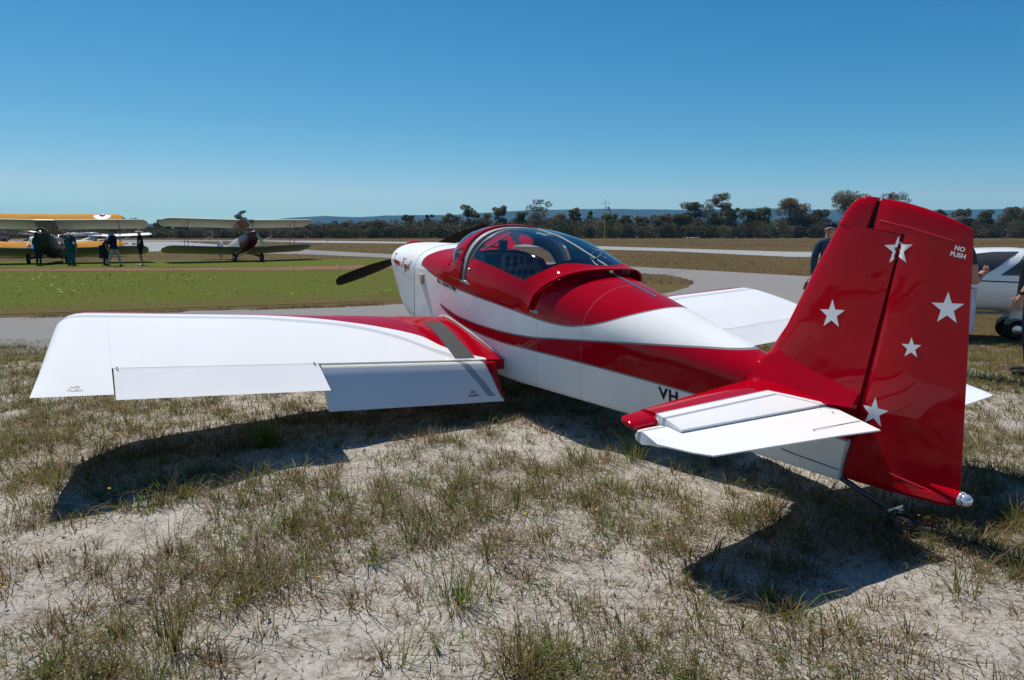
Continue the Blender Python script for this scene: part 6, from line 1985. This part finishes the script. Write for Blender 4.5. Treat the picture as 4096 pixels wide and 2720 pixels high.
    mb.loft([[tuple(q(x, y, z)) for x, y, z in ring] for ring in ([(-.012, .075, .03), (.012, .075, .03), (.008, .09, .03), (-.008, .09, .03)], [(-.017, .078, -.015), (.017, .078, -.015), (.012, .108, -.012), (-.012, .108, -.012)], [(-.012, .072, -.028), (.012, .072, -.028), (.006, .09, -.028), (-.006, .09, -.028)])])
    mb.build('nose', mats[0], T, 60)
    for s in (-1, 1):
        mb = MB(); mb.ball(tuple(q(s * .086, .0, .0)), .03 * H, sc=(.35, .65, 1), n=8, k=6); mb.build('ear', mats[0], T, 60)
        mb = MB(); mb.ball(tuple(q(s * .032, .074, .022)), .0125 * H, n=8, k=6); mb.build('eye', M_decal_black, T, 60)
    mb = MB(); mb.tube([tuple(q(-.024, .078, -.05)), tuple(q(0, .086, -.053)), tuple(q(.024, .078, -.05))], .005 * H, 6); mb.build('mouth', mat('lips', (.28, .10, .08), .5), T, 60)
    if P.get('hair'):
        rings = []
        for t in np.linspace(0, 1, 6):
            a = t * math.pi * .5; z = .03 + .085 * math.sin(a) if True else 0
            rings.append([tuple(q(.097 * math.cos(a) * math.cos(b_), .105 * math.cos(a) * math.sin(b_) - .012, z + .0)) for b_ in np.linspace(0, 2 * math.pi, 14, endpoint=False)])
        long_ = P.get('hairlen', .05)
        rings = [[tuple(q(.092 * math.cos(b_), .095 * math.sin(b_) - .025 - (.02 if math.sin(b_) > .2 else 0), -long_ if math.sin(b_) < .3 else .035)) for b_ in np.linspace(0, 2 * math.pi, 14, endpoint=False)]] + rings
        mb = MB(); mb.loft(rings); mb.build('hair', P['hair'], T, 60)
    hat = P.get('hat')
    if hat:
        kind, hm = hat[0], hat[1]
        base = .035
        rings = []
        for t in np.linspace(0, 1, 7):
            a = t * math.pi / 2
            rings.append([tuple(q(.101 * math.cos(a) ** .8 * math.cos(b_), .112 * math.cos(a) ** .8 * math.sin(b_) - .004, base + .092 * math.sin(a))) for b_ in np.linspace(0, 2 * math.pi, 18, endpoint=False)])
        mb = MB(); mb.loft(rings); C_ = mb.build('cap' if kind == 'cap' else 'hat', hm, T, 60)
        bm_ = hat[2] if len(hat) > 2 else hm
        if kind == 'cap':
            top_ = []; bot_ = []
            for t in np.linspace(0, 1, 5):
                row = [(.088 * x * (1 - .25 * t * abs(x)), .085 + .085 * t * (1 - .35 * x * x) - .03 * x * x, base + .012 - .022 * t - .02 * x * x) for x in np.linspace(-1, 1, 9)]
                top_.append([tuple(q(*p)) for p in row]); bot_.append([tuple(q(p[0], p[1], p[2] - .006)) for p in row])
            mb = MB(); mb.loft(top_ + bot_[::-1], closed=False); mb.build('brim', bm_, C_, 60)
            if len(hat) > 3:
                mb = MB(); mb.ball(tuple(q(.0, .108, base + .05)), .018 * H, sc=(1, .4, 1), n=10, k=6); mb.build('cap_badge', hat[3], C_, 60)
        else:
            mb = MB(); rr = [[tuple(q(r_ * math.cos(b_), r_ * 1.08 * math.sin(b_), base + z)) for b_ in np.linspace(0, 2 * math.pi, 20, endpoint=False)] for r_, z in ((.098, .008), (.14, .0), (.175, -.018), (.176, -.024), (.10, -.002))]
            mb.loft(rr); mb.build('brim', bm_, C_, 60)
    for e in P.get('extra', []): e(T, J, H, q)
    return T
def cloth(n, c): return mat(n, c, .85, amt=.22, scale=12, spec=.05)
C_black = cloth('black_cloth', (.012, .012, .014)); C_navy = cloth('navy_cloth', (.012, .016, .035)); C_denim = cloth('denim_cloth', (.040, .068, .10)); C_teal = cloth('teal_cloth', (.014, .085, .095)); C_tealp = cloth('patterned_teal_cloth', (.03, .12, .16))
C_green = cloth('dark_green_cloth', (.012, .045, .032)); C_white = cloth('white_cloth', (.62, .62, .60)); C_lav = cloth('pale_blue_cloth', (.42, .45, .55)); C_khaki = cloth('pale_trousers', (.36, .35, .32)); C_jean = cloth('dark_jeans', (.018, .022, .045)); C_grey = cloth('grey_cap_cloth', (.05, .058, .058))
S_dark = mat('dark_shoes', (.02, .018, .016), .6); S_white = mat('white_shoes', (.55, .57, .62), .6); HAIR = mat('dark_hair', (.02, .013, .009), .6); HAIRG = mat('grey_hair', (.16, .15, .14), .7)
C_straw = cloth('straw_hat', (.48, .44, .34)); C_tan = cloth('tan_hat', (.22, .14, .10)); C_dgreen = cloth('dark_dress', (.018, .028, .022))
GP = 'people standing by the parked biplane'
def skirt(top, r0, r1, z1, m_, cy=0.0):
    def f(T, J, H, q):
        p = Vector(J['pelvis']) * H
        mb = MB(); rr = []
        for t in np.linspace(0, 1, 7):
            z = p.z + top - (p.z + top - z1) * t; r_ = r0 + (r1 - r0) * t
            rr.append([(p.x + r_ * (1 + .05 * math.sin(5 * b_ + t)) * math.cos(b_), p.y + cy * t + r_ * .85 * math.sin(b_), z) for b_ in np.linspace(0, 2 * math.pi, 20, endpoint=False)])
        mb.loft(rr, cap=False); mb.build('skirt', m_, T, 60)
    return f
def shirt_hem(m_, r=.165, drop=.12, top=.22):
    def f(T, J, H, q):
        p = Vector(J['pelvis']) * H; c = Vector(J['chest']) * H; mb = MB(); rr = []
        for t in np.linspace(0, 1, 5):
            o_ = p + (c - p) * (top / .33) * (1 - t); z = -drop * t
            rr.append([(o_.x + (r + .012 * t) * math.cos(b_), o_.y + (r + .012 * t) * .8 * math.sin(b_), o_.z + z) for b_ in np.linspace(0, 2 * math.pi, 18, endpoint=False)])
        mb.loft(rr, cap=False); mb.build('shirt_hem', m_, T, 60)
    return f
far = dict(sub=1, group=GP)
person('woman with long dark hair in a green jacket with back to camera', (-24.0, 34.95, FARZ), (.2, 1), dict(far, h=1.70, shirt=C_green, trousers=C_jean, shoes=S_dark, long=True, hair=HAIR, hairlen=.20, J=dict(lwri=(-.14, .16, 1.08), lpalm=(-.07, .2, 1.1), rwri=(.14, .16, 1.08), rpalm=(.07, .2, 1.1)), extra=[shirt_hem(C_green, .18)]))
person('woman in white sun hat and teal shirt over patterned trousers', (-22.45, 35.1, FARZ), (.1, -1), dict(far, h=1.66, shirt=C_teal, trousers=C_tealp, shoes=S_dark, hat=('sun', C_white), hair=HAIR, hairlen=.06, R=dict(belly=.19, pelvis=.19, chest=.18, lhip=.13, rhip=.13, lknee=.11, rknee=.11, lank=.09, rank=.09), J=dict(lelb=(-.33, -.02, 1.13), relb=(.33, -.02, 1.13), lwri=(-.34, .03, .9), rwri=(.34, .03, .9), lpalm=(-.34, .04, .81), rpalm=(.34, .04, .81)), extra=[shirt_hem(C_teal, .23, .2)]))
person('person in a red cap partly hidden behind the woman in teal', (-23.05, 36.1, FARZ), (.3, -1), dict(far, h=1.76, shirt=C_navy, trousers=C_jean, shoes=S_dark, hat=('cap', mat('red_cap_cloth', (.12, .02, .02), .8))))
person('person in a long dark dress bending forward at the waist', (-20.75, 35.2, FARZ), (1, -.1), dict(far, h=1.72, shirt=C_dgreen, trousers=C_dgreen, shoes=S_dark, hair=HAIR, hairlen=.05,
   J=dict(pelvis=(0, -.12, .93), belly=(0, -.02, 1.10), chest=(0, .16, 1.24), neck0=(0, .30, 1.31), neck=(0, .38, 1.32), head0=(0, .46, 1.30), head1=(0, .52, 1.36), lhip=(-.09, -.10, .88), rhip=(.09, -.10, .88), lsh=(-.17, .27, 1.26), rsh=(.17, .27, 1.26), lelb=(-.22, .25, 1.0), relb=(.22, .25, 1.0), lwri=(-.18, .36, .8), rwri=(.18, .36, .8), lpalm=(-.16, .40, .73), rpalm=(.16, .40, .73)), extra=[skirt(.12, .17, .25, .38, C_dgreen, .05)]))
person('man in a navy jacket, dark hat and pale trousers mid stride', (-19.72, 34.2, FARZ), (1, -.15), dict(far, h=1.80, shirt=C_navy, trousers=C_khaki, shoes=S_dark, long=True, hat=('sun', C_black), hair=HAIRG,
   J=dict(lknee=(-.1, .16, .50), lank=(-.1, .22, .10), lheel=(-.1, .19, .045), ltoe=(-.11, .38, .04), rknee=(.1, -.06, .50), rank=(.1, -.36, .14), rheel=(.1, -.42, .10), rtoe=(.11, -.24, .035), lwri=(-.2, -.22, .93), lpalm=(-.15, -.24, .86), rwri=(.2, -.2, .93), rpalm=(.15, -.22, .86)), extra=[shirt_hem(C_navy, .175)]))
person('man in tan hat, black shirt and black shorts holding a camera', (-18.95, 35.25, FARZ), (-.9, -.45), dict(far, h=1.80, shirt=C_black, trousers=C_black, shoes=S_white, shorts=True, hat=('sun', C_tan, mat('white_brim', (.6, .58, .55), .8)),
   R=dict(belly=.165, chest=.17, pelvis=.16), J=dict(lelb=(-.25, .02, 1.13), relb=(.25, .02, 1.13), lwri=(-.13, .24, 1.06), rwri=(.13, .24, 1.06), lpalm=(-.07, .29, 1.05), rpalm=(.07, .29, 1.05)), extra=[shirt_hem(C_black, .19), lambda T, J, H, q: MB().box((0, .31 * H, 1.08 * H), (.13, .09, .09)).build('camera', M_decal_black, T, 30)]))

# nearer people on the right
def collar(T, J, H, q):
    for s in (-1, 1):
        mb = MB(); n0 = Vector(J['neck0']) * H
        mb.loft([[(s * .02, -.075, n0.z + .085), (s * .085, -.045, n0.z + .075), (s * .10, .05, n0.z + .03), (s * .055, .12, n0.z - .05)], [(s * .02, -.10, n0.z + .03), (s * .13, -.06, n0.z + .01), (s * .15, .06, n0.z - .035), (s * .10, .135, n0.z - .09)]], closed=False)
        mb.build('collar', C_denim, T, 60)
        mb = MB()
        rr = []
        for t in np.linspace(0, 1, 9):
            z = n0.z + .02 - .58 * t
            rr.append([(s * (.075 + .0 * t + .115 * u), .150 - .02 * t - .075 * u ** 2 + .012 * math.sin(9 * t), z) for u in np.linspace(0, 1, 6)])
        mb.loft(rr, closed=False); mb.build('jacket_front', C_denim, T, 60)
        mb = MB(); mb.box((s * .135, .135, 1.24 * H), (.095, .014, .03)); mb.box((s * .135, .128, 1.17 * H), (.09, .012, .11)); mb.build('pocket', C_denim, T, 20)
        mb = MB(); mb.ball((s * .135, .148, 1.225 * H), .008, n=8, k=6); mb.build('button', M_metal, T, 60)
person('man in navy cap and open denim jacket standing behind the fin', (5.50, 12.0, FARZ), (.15, -.98), dict(h=1.76, sub=2, shirt=C_denim, trousers=C_jean, shoes=S_dark, long=True, hat=('cap', C_navy, mat('grey_brim', (.18, .18, .19), .8), mat('cap_emblem', (.12, .13, .2), .7)), hair=HAIRG, hairlen=.02, look=.55,
   J=dict(rwri=(.232, -.03, .89), rpalm=(.232, -.02, .80), relb=(.236, -.05, 1.12), lelb=(-.24, -.05, 1.12), lsh=(-.18, -.01, 1.41), rsh=(.18, -.01, 1.41), lwri=(-.24, .1, .92), lpalm=(-.22, .13, .84)), R=dict(chest=.158, relb=.062, lelb=.062, rwri=.05, lwri=.05),
   extra=[collar, lambda T, J, H, q: MB().prism([(-.07, 1.47), (.07, 1.47), (.075, .98), (-.075, .98)], .105, .118, lambda a, b_, t: (a, t + .025 * (1 - ((b_ - 1.2) / .3) ** 2), b_ * H)).build('undershirt', C_lav, T, 30)]))
person('person in grey cap and pale shorts gesturing behind the rudder', (4.36, 6.78, 0), (.92, .2), dict(h=1.55, sub=2, shirt=C_grey, trousers=C_lav, shoes=S_white, shorts=True, hat=('cap', C_grey), hair=HAIR, hairlen=.04, curl=.15, sleeve=.5,
   J=dict(lelb=(-.24, .04, 1.05), lwri=(-.16, .20, 1.16), lpalm=(-.145, .265, 1.185), relb=(.24, .04, 1.05), rwri=(.14, .22, 1.14), rpalm=(.12, .285, 1.165), rtoe=(.15, .17, .035), ltoe=(-.12, .19, .035)), R=dict(lhip=.115, rhip=.115, lknee=.07, rknee=.07), lside=(0, 0, 1), rside=(0, 0, 1),
   extra=[lambda T, J, H, q: [MB().loft([[(s * .10 + r_ * math.cos(b_), .01 + r_ * .95 * math.sin(b_), z) for b_ in np.linspace(0, 2 * math.pi, 16, endpoint=False)] for z, r_ in ((.88, .125), (.7, .13), (.45, .135))], cap=False).build('shorts_leg', C_lav, T, 60) for s in (-1, 1)]]))
person('man in black shirt cut by the right edge with one arm hanging', (5.15, 6.72, 0), (-.85, .5), dict(h=1.66, sub=2, shirt=C_black, trousers=C_navy, shoes=S_dark, hat=('cap', C_black), hair=HAIR, hairlen=.03, sleeve=.55,
   J=dict(lelb=(-.25, .03, 1.10), lwri=(-.26, .14, .86), lpalm=(-.255, .175, .78), relb=(.24, -.03, 1.12)), R=dict(lwri=.036, lelb=.055),
   extra=[shirt_hem(C_black, .18), lambda T, J, H, q: MB().lathe([(.036, -.014), (.042, -.012), (.042, .012), (.036, .014)], tuple(Vector(J['lwri']) * H + Vector((0, -.01, .02))), 'z', 14).build('wrist_watch', M_decal_black, T, 40)]))
# camera bag on the asphalt
t_ = thing('camera_bag', 'small dark bag on the taxiway behind the fin', 'bag', (8.52, 19.6, FARZ))
mb = MB(); mb.box((0, 0, .12), (.30, .22, .2), taper=.7); mb.build('bag_body', C_black, t_, 30)
mb = MB(); mb.tube([(-.1, 0, .22), (-.06, 0, .32), (.06, 0, .32), (.1, 0, .22)], .012, 6); mb.build('handle', C_black, t_, 60)

# ================================================================== airfield furniture
t_ = thing('weather_mast', 'yellow mast with small crossarms at its grey top', 'mast', (33.4, 250, FARZ))
M_my = mat('mast_yellow', (.42, .36, .03), .5); M_mg = mat('mast_grey', (.12, .12, .12), .5)
mb = MB(); mb.tube([(0, 0, 0), (0, 0, 5), (0, 0, 10.6)], [.26, .2, .13], 8); mb.build('mast_pole', M_my, t_, 60)
mb = MB(); mb.tube([(0, 0, 10.6), (0, 0, 14.6)], [.11, .05], 6); mb.build('mast_top', M_mg, t_, 60)
for a, l in ((2.9, 1.3), (.15, 1.5), (-.45, 1.3)):
    mb = MB(); e = (l * math.cos(a), l * math.sin(a) * .6, 12.65 + .1 * math.sin(a)); mb.tube([(0, 0, 12.6), e], .035, 5); mb.ball(e, .14, n=8, k=6); mb.build('sensor_arm', M_mg, t_, 60)
mb = MB(); mb.box((.35, 0, 11.0), (.4, .2, .18)); mb.build('instrument_box', M_mg, t_, 20)
t_ = thing('windsock', 'limp white windsock hanging right of the yellow mast', 'windsock', (34.6, 252, FARZ))
mb = MB(); mb.tube([(0, 0, 0), (0, 0, 11.6)], .05, 6); mb.build('windsock_pole', M_mg, t_, 60)
mb = MB(); mb.loft([[(x + r_ * math.cos(a) * .8, r_ * math.sin(a), z + r_ * math.cos(a) * .45) for a in np.linspace(0, 2 * math.pi, 12, endpoint=False)] for x, z, r_ in ((.15, 11.5, .42), (.5, 10.7, .42), (.9, 9.8, .36), (1.4, 8.8, .30), (1.9, 7.7, .22))], cap=False); mb.build('sock', cloth('sock_cloth', (.55, .52, .53)), t_, 60)
for k, (x, y) in enumerate(((50.5, 280), (-52.0, 165), (-40.0, 150))):
    t_ = thing('marker_cone', ['white marker cone on the grass right of the yellow mast', 'tiny white marker by the far runway edge left of the silver biplane tail', 'tiny white marker by the far runway edge right of the silver biplane tail'][k], 'marker', (x, y, FARZ), 0, 'white airfield markers')
    mb = MB(); mb.lathe([(.55, 0), (.3, .7), (.05, 1.25), (.01, 1.27)] if k == 0 else [(.22, 0), (.14, .3), (.02, .5)], (0, 0, 0), 'z', 10); mb.build('cone', C_white, t_, 40)
    mb = MB(); mb.box((0, 0, .02), (1.2, 1.2, .06) if k == 0 else (.5, .5, .05)); mb.build('base', M_mg, t_, 0)
r_ = random.Random(3)
for k in range(3):
    mb = MB(); mb.ball((0, 0, .25), .55, n=9, k=6, sc=(1.6, 1, .6))
    o = mb.build('boulder', mat('pale_stone', (.4, .36, .3), .9, amt=.3), None, 60)
    for v in o.data.vertices: v.co *= r_.uniform(.85, 1.15)
    o.location = (66.6 + k * 1.5, 262 - k, FARZ)
    tag(o, ['left pale boulder of three on the grass before the tall gum tree', 'middle pale boulder of three on the grass before the tall gum tree', 'right pale boulder of three on the grass before the tall gum tree'][k], 'boulder', 'pale boulders on the far grass')
